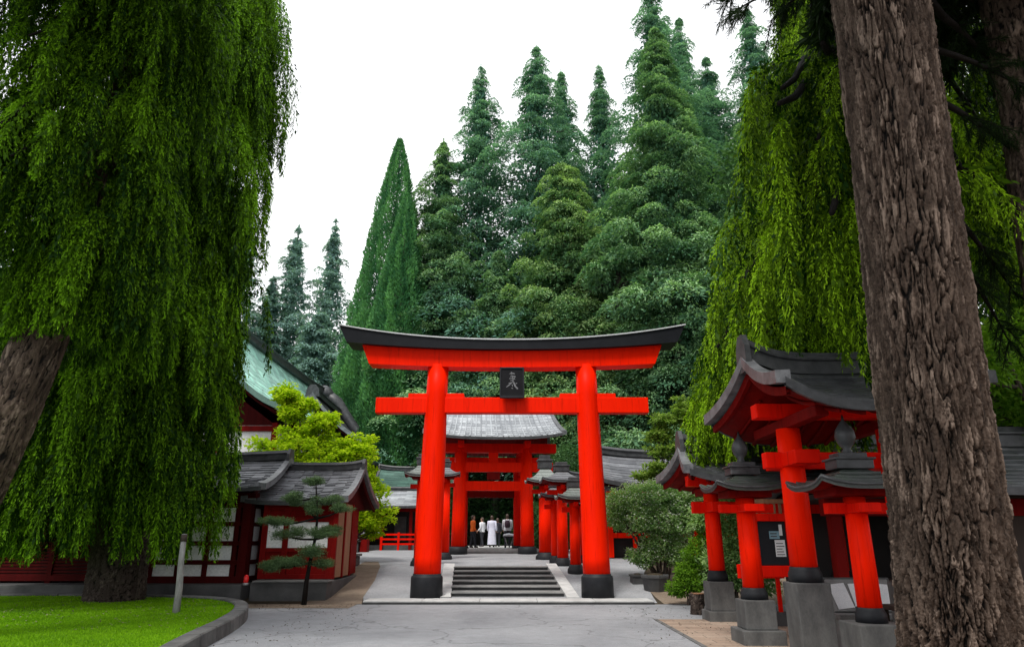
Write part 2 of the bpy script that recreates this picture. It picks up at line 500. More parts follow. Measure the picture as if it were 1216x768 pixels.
def tongues(P, D, Ln, Ar, Wd, K=40, Mx=12, leaf=(.09, .02), base_t=None):
    """hanging sprays: P start points, D outward unit directions, Ln lengths, Ar outward reach, Wd half widths -> (verts, tint)"""
    n = len(P)
    tw = n * K
    ti = np.repeat(np.arange(n), K)
    tau = rng.random(tw) ** .8
    def rach(i, t):
        t = t[:, None]
        lat = D[i] * (Ar[i][:, None] * (1 - (1 - t) ** 2.2))
        z = .17 * Ar[i][:, None] * np.sin(np.minimum(t * 2.0, 1) * PI) - Ln[i][:, None] * t ** 1.75
        q = P[i] + lat
        q[:, 2:] += z
        return q
    B = rach(ti, tau)
    Tn = unit(rach(ti, np.minimum(tau + .04, 1.05)) - B)
    side = unit(np.cross(Tn, rng.normal(size=(tw, 3))))
    # flattened: more spread sideways than in the outward direction
    lw = Wd[ti] * (.30 + .80 * np.sin(PI * np.clip(tau, 0, 1) ** .62)) * rng.uniform(.55, 1.15, tw)
    d0 = unit(side * .95 + Tn * .95 + np.array([0, 0, -.15]))
    li = np.repeat(np.arange(tw), Mx)
    v = rng.random(tw * Mx) ** .85
    lwl = lw[li][:, None]
    vv = v[:, None]
    Q = B[li] + d0[li] * lwl * vv * 1.0
    Q[:, 2] -= (1.0 * lw[li] * v ** 2)
    Tt = unit(d0[li] + np.array([0, 0, -1.]) * (1.5 * vv) + 1e-3)
    A = unit(Tt + rng.normal(size=Q.shape) * .30)
    L = leaf[0] * rng.uniform(.6, 1.3, len(Q)); W = leaf[1] * rng.uniform(.7, 1.3, len(Q))
    V = leaves(Q, A, L, W)
    bt = (rng.uniform(.1, .5, n) if base_t is None else base_t)
    # denser inner sprays so a frond reads as one solid hanging mass
    kc = 84
    ic = np.repeat(np.arange(n), kc)
    tc_ = rng.random(n * kc)
    Bc = rach(ic, tc_)
    Tc = unit(rach(ic, np.minimum(tc_ + .05, 1.08)) - Bc)
    wc = Wd[ic] * (.25 + .75 * np.sin(PI * tc_ ** .62))
    Sc = unit(np.cross(Tc, rng.normal(size=Bc.shape)))
    Bc = Bc + Sc * (wc * .55 * rng.random(len(Bc)) ** .5)[:, None]
    Vc = leaves(Bc, unit(Tc + Sc * .35 + rng.normal(size=Bc.shape) * .12), leaf[0] * 2.3 * rng.uniform(.7, 1.2, len(Bc)), leaf[1] * 3.4)
    tcint = np.clip(bt[ic] * .5 + rng.normal(size=len(Bc)) * .04 - .05, 0, 1)  # inner sprays tinted dark, painting shade inside the frond
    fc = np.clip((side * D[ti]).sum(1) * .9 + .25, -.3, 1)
    tint = bt[ti][li] * .8 + (.14 + .50 * fc[li]) * (.25 + .75 * v) - .02 + rng.normal(size=len(Q)) * .07 + .30 * (1 - tau[li]) ** 2  # lighter tips; brighter outward sides and arch tops paint light into the fronds
    return np.concatenate([V, Vc]), np.concatenate([np.clip(tint, 0, 1), tcint])

def weeping_crown(name, trunkf, limbs, mat, parent, twig_mb, K=40, Mx=12, leaf=(.09, .02), per=12, Lr=(1.2, 2.6), Wd=(.24, .42), keep=None, zmin=1.2, arch=1.0):
    """limbs: (attach z, azimuth, reach, droop)"""
    Ps, Ds, Ls, As, Ws, Bs = [], [], [], [], [], []
    for (za, az, reach, droop) in limbs:
        c = Vector(trunkf(za))
        rise = reach * random.uniform(.10, .22)
        def lp(s, da=0.0):
            a = az + da
            r = reach * s
            return Vector((c.x + math.cos(a) * r, c.y + math.sin(a) * r, c.z + rise * math.sin(PI * min(s * 1.1, 1)) - droop * s ** 2.2))
        for _ in range(14):                     # a limb ends where its foliage does
            if keep is None or reach > 6.2 or keep(lp(.97)): break
            reach *= .93
        wr = .05 + .018 * reach
        twig_mb.tube([lp(i / 7) for i in range(8)], [wr * (1 - .8 * i / 7) for i in range(8)], 6)
        lb = random.uniform(.04, .52)
        for _ in range(per):
            s = random.uniform(.22, .92) ** .8
            da = random.gauss(0, .19) * (1.2 - .35 * s)
            p = lp(s, da)
            if keep and not keep(p): continue
            d = az + da * 1.5 + random.gauss(0, .55)
            L = random.uniform(*Lr) * (.75 + .35 * s)
            L = min(L, max(.5, p.z - zmin))
            Ps.append(p); Ds.append((math.cos(d), math.sin(d), 0)); Ls.append(L); As.append(random.uniform(.55, 1.25) * (L / 2.4) ** .6 * arch); Ws.append(random.uniform(*Wd))
            Bs.append(min(.62, max(0, lb + random.gauss(0, .13) + .12 * (s - .6))))
    P = np.array([tuple(p) for p in Ps]); D = np.array(Ds); Ln = np.array(Ls); Ar = np.array(As); Wdv = np.array(Ws)
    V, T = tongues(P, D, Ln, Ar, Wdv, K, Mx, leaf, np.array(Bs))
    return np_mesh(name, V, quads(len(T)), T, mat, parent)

# trunk with furrowed bark made in the mesh
def voronoi2(u, v, seed, per_u):
    """jittered-grid voronoi on (u,v), periodic in u with period per_u (int): F1, F2"""
    iu, iv = np.floor(u).astype(int), np.floor(v).astype(int)
    f1 = np.full(u.shape, 9.); f2 = np.full(u.shape, 9.); idc = np.zeros(u.shape)
    def h(a, b, k):
        x = np.sin(a * 127.1 + b * 311.7 + k * 74.7 + seed * 13.3) * 43758.5453
        return x - np.floor(x)
    for du in (-1, 0, 1):
        for dv in (-1, 0, 1):
            a, b = iu + du, iv + dv
            am = np.mod(a, per_u)
            cx, cy = a + .15 + .7 * h(am, b, 1), b + .1 + .8 * h(am, b, 2)
            d = np.sqrt((u - cx) ** 2 + (v - cy) ** 2)
            m = d < f1
            f2 = np.where(m, f1, np.minimum(f2, d))
            idc = np.where(m, h(am, b, 3), idc)
            f1 = np.where(m, d, f1)
    return f1, f2, idc
def bark_trunk(name, pts, rad, mat, parent, nu=160, nv=420, cell=(.10, .42), depth=.035, seed=1, flare=0.0):
    pts = np.array([tuple(p) for p in pts], float); rad = np.array(rad, float)
    s = np.linspace(0, 1, len(pts)); t = np.linspace(0, 1, nv)
    # smooth (Catmull-like by cubic polynomial through few points)
    deg = min(3, len(pts) - 1)
    C = np.stack([np.polyval(np.polyfit(s, pts[:, k], deg), t) for k in range(3)], 1)
    Rr = np.interp(t, s, rad)
    length = np.linalg.norm(np.diff(C, axis=0), axis=1).sum()
    Tn = unit(np.gradient(C, axis=0))
    ref = np.array([1., 0, 0])
    U = unit(ref - Tn * (Tn @ ref)[:, None]); Wv = np.cross(Tn, U)
    th = np.linspace(0, 2 * PI, nu, endpoint=False)
    TH, TT = np.meshgrid(th, t)
    Rm = float(np.mean(rad))
    pu = max(5, int(round(2 * PI * Rm / cell[0])))
    u = TH / (2 * PI) * pu; v = TT * length / cell[1]
    wob = .42 * np.sin(v * 1.1 + np.sin(TH * 3) * 1.5) + .22 * np.sin(v * 2.3 + TH * 5) + .09 * np.sin(v * 6.1 + TH * 9) + .05 * np.sin(v * 13 + TH * 31)
    rough = np.zeros(u.shape)
    def vnoise(a, b, pu_, k):
        ia, ib = np.floor(a).astype(int), np.floor(b).astype(int)
        fa, fb = a - ia, b - ib
        fa = fa * fa * (3 - 2 * fa); fb = fb * fb * (3 - 2 * fb)
        def hh(x, y):
            q = np.sin(np.mod(x, pu_) * 127.1 + y * 269.5 + k * 17.3 + seed * 5.1) * 43758.5453
            return q - np.floor(q)
        return (hh(ia, ib) * (1 - fa) + hh(ia + 1, ib) * fa) * (1 - fb) + (hh(ia, ib + 1) * (1 - fa) + hh(ia + 1, ib + 1) * fa) * fb
    for o_, (mu, mv, am) in enumerate(((2, 3, .5), (5, 9, .3), (11, 26, .25), (20, 50, .18))):
        rough += am * (vnoise(u * mu, v * mv, pu * mu, o_) - .5)
    wu = (vnoise(u * 1, v * .9, pu, 21) - .5) * 1.5 + (vnoise(u * 2, v * 2.3, pu * 2, 22) - .5) * .8 + (vnoise(u * 5, v * 7.1, pu * 5, 23) - .5) * .35
    wv = (vnoise(u * 1, v * 1.3, pu, 24) - .5) * 1.2 + (vnoise(u * 3, v * 3.7, pu * 3, 25) - .5) * .7
    wob = wob * .55 + wu
    f1, f2, idc = voronoi2(u + wob, v + wv, seed, pu)
    e = np.clip((f2 - f1 - .03 + rough * .22) / .22, 0, 1)
    big = vnoise(u * 1, v * .45, pu, 27)
    e = np.maximum(e, np.clip((big - .72) * 4, 0, .5))          # some plates run together
    g1, g2, gid = voronoi2((u + wob) * 2 + rough * .5, (v + wv) * 2.6 + rough * .5, seed + 5, pu * 2)
    e2 = np.clip((g2 - g1) / .22, 0, 1)
    plate = e * (.80 + .20 * e2)
    disp = depth * (plate * (.60 + .45 * idc + .22 * gid) + rough * .55 * (.3 + plate))
    lump = .05 * Rm * (np.sin(TH * 2 + TT * 5 + seed) + .6 * np.sin(TH * 3 - TT * 9) + .4 * np.sin(TH * 5 + TT * 17))
    RR = Rr[:, None] + disp - depth * .6 + lump
    if flare:
        z = TT * length
        RR = RR + flare * np.exp(-z / .55) * (1 + .30 * np.sin(TH * 5 + seed) + .15 * np.sin(TH * 9 + 1))
    V = C[:, None, :] + RR[..., None] * (np.cos(TH)[..., None] * U[:, None, :] + np.sin(TH)[..., None] * Wv[:, None, :])
    V = V.reshape(-1, 3)
    j, i = np.meshgrid(np.arange(nv - 1), np.arange(nu), indexing='ij')
    Q = np.stack([j * nu + i, j * nu + (i + 1) % nu, (j + 1) * nu + (i + 1) % nu, (j + 1) * nu + i], -1).reshape(-1, 4)
    o = np_mesh(name, V, Q, None, mat, parent)
    a = o.data.attributes.new("plate", 'FLOAT', 'POINT')
    a.data.foreach_set("value", np.clip(plate * (.45 + .30 * idc + .25 * gid) + rough * .25, 0, 1).astype(np.float32).ravel())
    o.data.polygons.foreach_set("use_smooth", [True] * len(o.data.polygons))
    return o

# conifer crowns --------------------------------------------------
def conifer(X, Y, H, Rb, label, mat, group=None, name='cedar_tree', nb=560, lv=280, zb=1.5, shape=.85, droop=.52, leaf=(.21, .092), seed=0, cush=.31, lean=(0, 0)):
    """cone of overlapping cushions of foliage: every cushion a drooping dome of small leaf faces"""
    z0 = zt(Y)
    root = empty(name, (X, Y, z0), 0, label, 'tree', group)
    tr = MB()
    tr.tube([(0, 0, H * .97 * k / 6 - (.3 if k == 0 else 0)) for k in range(7)], [Rb * .06 * (1 - .93 * k / 6) + .04 for k in range(7)], 10)
    n = nb
    h = 1 - np.sqrt((np.arange(n) + rng.random(n)) / n)          # more of them low down, where the cone is wide
    h = np.where(rng.random(n) < .55, rng.random(n), h)
    ang = np.arange(n) * 2.399963 + rng.normal(size=n) * .4
    big = 1 + .16 * np.sin(ang * 2 + h * 14 + seed) + .12 * np.sin(ang * 3 - h * 23 + seed * 2) + .10 * np.sin(h * 46 + seed)
    Rh = Rb * (1 - h) ** shape * big + .15
    inner = rng.random(n) < .22
    rc = Rh * np.where(inner, rng.uniform(.25, .65, n), rng.uniform(.62, 1.10, n))
    a = (cush * Rh ** .68 * .95 + .22) * rng.uniform(.75, 1.3, n)
    rc = np.maximum(rc - a * .55, 0)
    zz = zb + (H - zb) * h
    C = np.stack([np.cos(ang) * rc, np.sin(ang) * rc, zz], 1)
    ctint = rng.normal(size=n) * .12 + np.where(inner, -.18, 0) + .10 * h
    m = lv
    ci = np.repeat(np.arange(n), m)
    w_ = .34 + .66 * (a / a.max()) ** 1.5
    w_ = w_ * np.where(np.sin(ang) > .45, .35, 1.0)
    ci = ci[rng.random(n * m) < w_[ci]]
    k = len(ci)
    rho = rng.random(k) ** .5 * (1 + .0 * rng.random(k)); th = rng.random(k) * 2 * PI
    rho = rho * (1 + .22 * np.sin(th * 5 + ci) + .15 * np.sin(th * 9 + ci * 3))
    x = np.cos(th) * rho; y = np.sin(th) * rho
    od = np.stack([np.cos(ang[ci]), np.sin(ang[ci])], 1)             # outward
    outw = x * od[:, 0] + y * od[:, 1]
    z = .34 * (1 - rho ** 2) - .50 * droop / .35 * np.maximum(outw, 0) ** 1.5 - .22 * rho ** 2.5 + rng.normal(size=k) * .06
    P = C[ci] + np.stack([x, y, z], 1) * a[ci][:, None]
    rad = np.stack([np.cos(th) * .7 + od[:, 0] * .5, np.sin(th) * .7 + od[:, 1] * .5, -.35 - .35 * rho], 1)
    A = unit(rad + rng.normal(size=(k, 3)) * .45)
    S = np.stack([x * .5 + od[:, 0] * .35, y * .5 + od[:, 1] * .35, np.full(k, .9)], 1) + rng.normal(size=(k, 3)) * .26
    side = unit(np.cross(A, S))
    lf = np.clip(.85 + .35 * a[ci] / a.max(), .85, 1.15)
    V = leaves(P, A, leaf[0] * lf * rng.uniform(.55, 1.3, k), leaf[1] * lf * rng.uniform(.6, 1.3, k), np.cross(side, A))
    T = np.clip(.46 + ctint[ci] * 1.2 + .10 * rho + .55 * (z - .0) + rng.normal(size=k) * .06, 0, 1)  # tint paints light on cushion tops and shade below
    parts = [(V, T)]
    ku = 96
    cu = np.repeat(np.arange(n), ku)
    ru = rng.random(len(cu)) ** .5 * .92; tu = rng.random(len(cu)) * 2 * PI
    xu, yu = np.cos(tu) * ru, np.sin(tu) * ru
    ow = xu * np.cos(ang[cu]) + yu * np.sin(ang[cu])
    zu = .22 * (1 - ru ** 2) - .50 * droop / .35 * np.maximum(ow, 0) ** 1.5 - .22 * ru ** 2.5 - .05 + rng.normal(size=len(cu)) * .04
    Pu = C[cu] + np.stack([xu, yu, zu], 1) * a[cu][:, None]
    Au = unit(np.stack([xu + np.cos(ang[cu]) * .6, yu + np.sin(ang[cu]) * .6, -.5 * np.maximum(ow, 0) - .1], 1) + rng.normal(size=(len(cu), 3)) * .3)
    Su = np.stack([np.cos(ang[cu]) * .5, np.sin(ang[cu]) * .5, np.full(len(cu), .9)], 1) + rng.normal(size=(len(cu), 3)) * .2
    sdu = unit(np.cross(Au, Su))
    parts.append((leaves(Pu, Au, a[cu] * .30 * rng.uniform(.6, 1.3, len(cu)), a[cu] * .145, np.cross(sdu, Au)), np.clip(.16 + ctint[cu] * .7 + .30 * zu, 0, 1)))  # dark under-layer paints the shade beneath each cushion
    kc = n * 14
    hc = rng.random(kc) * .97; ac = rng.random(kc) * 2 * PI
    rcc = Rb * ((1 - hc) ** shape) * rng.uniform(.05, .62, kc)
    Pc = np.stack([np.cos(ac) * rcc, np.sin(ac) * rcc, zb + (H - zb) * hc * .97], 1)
    parts.append((leaves(Pc, rng.normal(size=(kc, 3)), leaf[0] * 2.0, leaf[1] * 2.6), np.full(kc, .04)))  # near-black inner leaves paint the shade in the gaps
    kt = 160
    ht = rng.random(kt)
    Pt = np.stack([rng.normal(size=kt) * .16 * ht, rng.normal(size=kt) * .16 * ht, H + .3 - 2.2 * ht], 1)
    parts.append((leaves(Pt, rng.normal(size=(kt, 3)) * .6 + np.array([0, 0, .4]), leaf[0] * .8, leaf[1] * .7), np.full(kt, .45)))
    for b in range(0, n, max(1, n // 30)):
        tr.tube([(0, 0, zz[b]), (C[b, 0] * .5, C[b, 1] * .5, zz[b] + .15), tuple(C[b])], [.10, .06, .02], 5)
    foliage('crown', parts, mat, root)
    tr.build('trunk', M['bark_far'], root)
    return root
def cypress(X, Y, H, Rb, label, seed=0, n=125000, leaf=(.30, .12), group=None):
    z0 = zt(Y)
    root = empty('cypress_tree', (X, Y, z0), 0, label, 'tree', group)
    h = 1 - np.sqrt(rng.random(n)) * .999
    h = np.where(rng.random(n) < .2, rng.random(n), h)
    a = rng.random(n) * 2 * PI
    lob = .09 * np.sin(a * 7 + np.sin(h * 9 + seed) * 2) + .06 * np.sin(a * 13 + h * 31) + .05 * np.sin(a * 4 - h * 47 + seed)
    r = Rb * ((1 - h) ** .80) * (1 + lob) * (1 - .35 * rng.random(n) ** 2.2) * np.interp(h, [0, .1, 1], [.75, 1, 1]) + .06
    P = np.stack([np.cos(a) * r, np.sin(a) * r, .8 + (H - .8) * h], 1)
    A = np.stack([np.cos(a) * .55, np.sin(a) * .55, np.full(n, .9)], 1) + rng.normal(size=(n, 3)) * .35
    V = leaves(P, A, leaf[0] * rng.uniform(.6, 1.3, n), leaf[1] * rng.uniform(.6, 1.3, n))
    T = np.clip(.40 + lob * 2.2 + rng.normal(size=n) * .12, 0, 1)
    foliage('crown', [(V, T)], M['cypress'], root)
    t = MB(); t.tube([(0, 0, -.3), (0, 0, H * .5), (0, 0, H * .92)], [.45, .28, .04], 10)
    t.build('trunk', M['bark_far'], root)
    return root

# leafy blobs --------------------------------------------------
def blob_leaves(blobs, n, leaf, flat=.0, up=.3, shell=.55, t0=.3):
    """blobs: (x,y,z,rx,ry,rz) -> leaves on uneven shells"""
    B = np.array(blobs, float)
    wts = (B[:, 3] * B[:, 4] + B[:, 4] * B[:, 5] + B[:, 3] * B[:, 5]); wts /= wts.sum()
    bi = rng.choice(len(B), n, p=wts)
    d = unit(rng.normal(size=(n, 3)))
    rr = shell + (1 - shell) * rng.random(n) ** .5
    rr *= 1 + .14 * np.sin(d[:, 0] * 7 + bi) + .12 * np.sin(d[:, 2] * 9 + bi * 2) + .1 * np.sin(d[:, 1] * 11 + bi)
    P = B[bi, :3] + d * B[bi, 3:] * rr[:, None]
    A = unit(d * .6 + rng.normal(size=(n, 3)) * .6 + np.array([0, 0, -.15]))
    A[:, 2] *= (1 - flat)
    Nn = d * .5 + np.array([0, 0, up * 2]) + rng.normal(size=(n, 3)) * .5
    side = unit(np.cross(A, Nn))
    V = leaves(P, A, leaf[0] * rng.uniform(.6, 1.3, n), leaf[1] * rng.uniform(.6, 1.3, n), np.cross(side, unit(A)))
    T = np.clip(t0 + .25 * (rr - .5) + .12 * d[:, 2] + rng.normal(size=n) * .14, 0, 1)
    return V, T
def sprays(blobs, n, r=(.25, .5), flat=.16, sp=1.05):
    out = []
    for b in blobs:
        for _ in range(n):
            d = Vector((random.gauss(0, 1), random.gauss(0, 1), random.gauss(0, 1))).normalized() * random.uniform(.2, sp)
            q = random.uniform(*r)
            out.append((b[0] + d.x * b[3], b[1] + d.y * b[4], b[2] + d.z * b[5] * 1.15, q, q, q * flat))
    return out
def shrub(name, label, cat, base, blobs, n, leaf, mat, stems=5, flat=0.0, group=None, extra=None, stem_r=.035, shell=.5, trunk_name='trunk'):
    root = empty(name, base, 0, label, cat, group)
    V, T = blob_leaves(blobs, n, leaf, flat, shell=shell)
    foliage('crown', [(V, T)], mat, root)
    if extra:
        V2, T2 = blob_leaves([(b[0], b[1], b[2] + b[5] * .1, b[3] * 1.04, b[4] * 1.04, b[5] * 1.04) for b in blobs], extra[0], extra[1], .3, shell=.85)
        foliage('blossom', [(V2, T2)], extra[2], root)
    tr = MB()
    bl = sorted(blobs, key=lambda b: -b[3] * b[5])
    for i in range(stems):
        b = bl[i % len(bl)]
        p0 = Vector((random.gauss(0, .06), random.gauss(0, .06), -.15))
        p3 = Vector((b[0] + random.gauss(0, b[3] * .35), b[1] + random.gauss(0, b[4] * .35), b[2] + b[5] * random.uniform(-.2, .5)))
        p1 = p0.lerp(p3, .35) + Vector((random.gauss(0, .08), random.gauss(0, .08), .05))
        p2 = p0.lerp(p3, .7) + Vector((random.gauss(0, .1), random.gauss(0, .1), .08))
        tr.tube([p0, p1, p2, p3], [stem_r, stem_r * .75, stem_r * .5, stem_r * .15], 7)
        for _ in range(4):
            q = p1.lerp(p3, random.uniform(.2, .9))
            e = q + Vector((random.gauss(0, b[3] * .45), random.gauss(0, b[4] * .45), random.uniform(0, b[5] * .6)))
            tr.tube([q, q.lerp(e, .5) + Vector((0, 0, .04)), e], [stem_r * .35, stem_r * .22, stem_r * .08], 5)
    tr.build(trunk_name, M['twig'], root)
    return root

# ------------------------------------------------------------------ curved roofs
def curved_roof(parent, c, L, D, H, tile='tile_dark', lift=.25, conc=.45, rows=9, thick=.10, rot=0.0, ribs=0.0, ridge=(.22, .28), flare=.05, verge=.07, soffit='soffit', nx=15, jag=.006, endcap=True, cell=.3, edge='verge', rafters=0.0, D2=None, ridge_mat='ridge'):
    """gable roof, ridge along local X, eave height at c.z; concave slope, lifted ends"""
    c = Vector(c); Mr = Rz(rot)
    def T(p): return c + Mr @ Vector(p)
    def zt_(u, t): return H * ((1 - conc) * (1 - t) + conc * max(0.0, 1 - t) ** 2.2) + lift * abs(u) ** 3 * (.55 + .45 * t)
    def pos(u, t, s, dz=0.0):
        dd = D if (s < 0 or D2 is None) else D2
        return (u * L / 2 * (1 + flare * t), s * dd * t, zt_(u, t) + dz)
    top = MB()
    rr = random.Random(int(L * 100 + H * 10))
    us = [-1 + 2 * i / nx for i in range(nx + 1)]
    for s in (-1, 1):
        for k in range(rows):
            t0, t1 = k / rows, (k + 1) / rows
            lip = .018 + .010 * (thick > .08)
            ncell = max(2, int(L / cell))
            off = rr.random() / ncell
            cu = [-1] + [(-1 + 2 * (i + off) / ncell) for i in range(1, ncell)] + [1]
            for a, b in zip(cu[:-1], cu[1:]):
                j0, j1 = rr.uniform(-jag, jag), rr.uniform(-jag, jag)
                tt = t1 + rr.uniform(-.15, .25) * jag * 4
                q = [pos(a, t0, s, .004), pos(b, t0, s, .004), pos(b, tt, s, lip + j1), pos(a, tt, s, lip + j0)]
                w_ = [pos(b, tt, s, -.02), pos(a, tt, s, -.02)]
                if s > 0:
                    top.add([T(p) for p in q + w_], [(3, 2, 1, 0), (5, 4, 2, 3)])
                else:
                    top.add([T(p) for p in q + w_], [(0, 1, 2, 3), (3, 2, 4, 5)])
        if ribs:
            nr = int(L / ribs)
            for i in range(nr + 1):
                u = -1 + 2 * i / nr
                top.tube([T(pos(u, k / 8, s, .025)) for k in range(9)], .035, 6)
    r = top.build('roof', M[tile], parent)
    # soffit slab under the tiles
    so_ = MB()
    for s in (-1, 1):
        rows_ = [[T(pos(u * .985, k / 6 * .97, s, -thick)) for u in us] for k in range(7)]
        so_.sheet(rows_ if s > 0 else [list(reversed(x)) for x in rows_])
    if rafters:
        nr = int(L / rafters)
        for i in range(nr + 1):
            u = -.96 + 1.92 * i / nr
            for s in (-1, 1):
                so_.tube([T(pos(u, t, s, -thick - .03)) for t in (.25, .5, .75, .96)], .035, 4)
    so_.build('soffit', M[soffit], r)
    for s in (-1, 1):
        ed = MB()
        P = [pos(u, 1.0, s, -thick * .5) for u in us]
        for a, b in zip(P[:-1], P[1:]):
            A0, B0 = Vector(a), Vector(b)
            up = Vector((0, 0, thick * .5 - .004)); o_ = Vector((0, s * .03, 0))
            vs = [A0 - up, B0 - up, B0 + up, A0 + up]
            ed.add([T(p + o_) for p in vs] + [T(p - o_) for p in vs], [(0, 1, 2, 3) if s < 0 else (3, 2, 1, 0), (7, 6, 5, 4) if s < 0 else (4, 5, 6, 7), (3, 2, 6, 7), (0, 4, 5, 1)])
        ed.build('eave_edge', M['ridge'], r)
    for e in (-1, 1):
        vg = MB()
        for s in (-1, 1):
            n = 12
            up, dn = [], []
            rows_ = []
            for k in range(n + 1):
                t = k / n
                x, y, z = pos(e, t * 1.01, s)
                g = 1 + .35 * t
                rows_.append([T((x - e * .06 * g, y, z + .03)), T((x - e * .06 * g, y, z + .03 + verge)), T((x + e * .09 * g, y, z + .02 + verge)), T((x + e * .09 * g, y, z - thick * .7)), T((x - e * .06 * g, y, z - thick * .7))])
            vg.sheet(rows_, False)
            vg.add(rows_[-1], [tuple(range(5))])
        vg.build('verge_trim', M[edge], r)
    for e in (-1, 1):
        bg_ = MB()
        for s in (-1, 1):
            rows_ = []
            for k in range(11):
                t = k / 10
                x, y, z = pos(e * .97, t * .985, s)
                rows_.append([T((x - .03, y, z - thick * .8)), T((x + .03, y, z - thick * .8)), T((x + .03, y, z - thick * .8 - .16 + .05 * t)), T((x - .03, y, z - thick * .8 - .16 + .05 * t)), T((x - .03, y, z - thick * .8))])
            bg_.sheet(rows_)
        bg_.build('bargeboard', M[soffit], r)
    if ridge:
        rw, rh = ridge
        rd = MB()
        prof = [(-rw * .5, 0), (-rw * .5, rh * .55), (-rw * .62, rh * .62), (-rw * .62, rh * .72), (-rw * .4, rh * .78), (-rw * .25, rh), (rw * .25, rh), (rw * .4, rh * .78), (rw * .62, rh * .72), (rw * .62, rh * .62), (rw * .5, rh * .55), (rw * .5, 0), (-rw * .5, 0)]
        rows_ = []
        for u in us:
            rows_.append([T((u * L / 2 * 1.005, y, zt_(u, 0) - .05 + z + .03 * abs(u) ** 4 * 2)) for y, z in prof])
        rd.sheet(rows_)
        rd.add(rows_[0][:-1], [tuple(range(12))]); rd.add(rows_[-1][:-1], [tuple(range(11, -1, -1))])
        if endcap:
            for e in (-1, 1):
                z = zt_(e, 0) - .05
                rd.prism([(-rw * .9, -.12), (rw * .9, -.12), (rw * .75, rh * .8), (rw * .3, rh * 1.35), (0, rh * 1.15), (-rw * .3, rh * 1.35), (-rw * .75, rh * .8)], .10, None) if False else None
                vs = [(-rw * .95, -.14), (rw * .95, -.14), (rw * .8, rh * .75), (rw * .35, rh * 1.3), (-rw * .35, rh * 1.3), (-rw * .8, rh * .75)]
                x0, x1 = e * L / 2 * 1.0, e * (L / 2 + .09)
                V = [T((x0, y, z + q)) for y, q in vs] + [T((x1, y, z + q)) for y, q in vs]
                rd.add(V, [tuple(range(6)), tuple(range(11, 5, -1))] + [(i, (i + 1) % 6, 6 + (i + 1) % 6, 6 + i) for i in range(6)])
        rd.build('ridge', M[ridge_mat], r)
    return r

def pyramid_roof(parent, c, W, D, H, tile='tile_dark', lift=.10, thick=.06, finial=True, rows=5, cap=(.42, .16), soffit='soffit'):
    """four-sided curved cap roof with lifted corners, ridge block and rounded finial"""
    c = Vector(c)
    n = 8
    def ring(t, dz=0.0):
        z = H * ((1 - t) ** 1.7)
        hx, hy = W / 2 * (.22 + .78 * t), D / 2 * (.22 + .78 * t)
        P = []
        for sx, sy, ex, ey in ((-1, -1, 1, -1), (1, -1, 1, 1), (1, 1, -1, 1), (-1, 1, -1, -1)):
            for k in range(n):
                f = k / n
                a = abs(2 * f - 1)
                P.append(c + Vector((hx * (sx + (ex - sx) * f), hy * (sy + (ey - sy) * f), z + lift * t * t * a ** 3 + dz)))
        return P
    t = MB()
    rings = []
    for k in range(rows):
        rings.append(ring(k / rows, .0)); rings.append(ring((k + .98) / rows, .02))
    rings.append(ring(1.0, -thick))
    t.sheet([r + [r[0]] for r in rings])
    t.add(list(reversed(ring(0))), [tuple(range(4 * n))])
    r = t.build('roof', M[tile], parent)
    s = MB(); a = ring(1.0, -thick); b = ring(.2, -thick - .12)
    a2 = [p + (c - p) * .02 for p in a]
    s.sheet([b + [b[0]], a2 + [a2[0]]])
    s.build('soffit', M[soffit], r)
    e = MB()
    P = ring(1.0, -.01); P.append(P[0])
    Q = [p + Vector((0, 0, .028)) for p in P]
    e.tube(P, .018, 6)
    e.build('eave_edge', M['ridge'], r)
    g = MB()
    cw, ch = cap
    g.box(c + Vector((0, 0, H + ch * .3)), (cw, cw * .75, ch * .6)); g.box(c + Vector((0, 0, H + ch * .75)), (cw * .78, cw * .6, ch * .5)); g.box(c + Vector((0, 0, H + ch * .62)), (cw * 1.12, cw * .85, ch * .14))
    g.build('ridge_block', M['ridge'], r, .012)
    if finial:
        f = MB()
        z0 = H + ch
        s_ = .8
        f.lathe([(.07 * s_, z0 - .02), (.09 * s_, z0 + .03), (.06 * s_, z0 + .06), (.13 * s_, z0 + .13), (.17 * s_, z0 + .22), (.155 * s_, z0 + .31), (.09 * s_, z0 + .39), (.03 * s_, z0 + .45), (.008, z0 + .53)], c, 18)
        f.build('finial', M['ridge'], r)
    return r

# ------------------------------------------------------------------ the ground
def sheet_obj(name, pts, mat, kind='structure'):
    m = MB(); m.sheet(pts); o = m.build(name, M[mat]); return tag(o, kind=kind)
ys = [-60, -20, 0, 6, 10, 14, 17, 18.8, 19.95, 21, 22.3, 23.5, 24.7, 26, 28, 30, 32, 36, 42, 50, 60, 75, 90, 110, 150, 200, 300, 500]
xs = [-400, -200, -100, -60, -40, -30, -20, -15, -12, -10, -8, -6, -4, -2, 0, 2, 4, 6, 8, 12, 16, 22, 30, 45, 70, 110, 200, 400]
sheet_obj('ground', [[(x, y, zt(y) - .004 + (0 if abs(x) < 30 or y < 40 else .02 * (abs(x) - 30))) for x in xs] for y in ys], 'dirt')
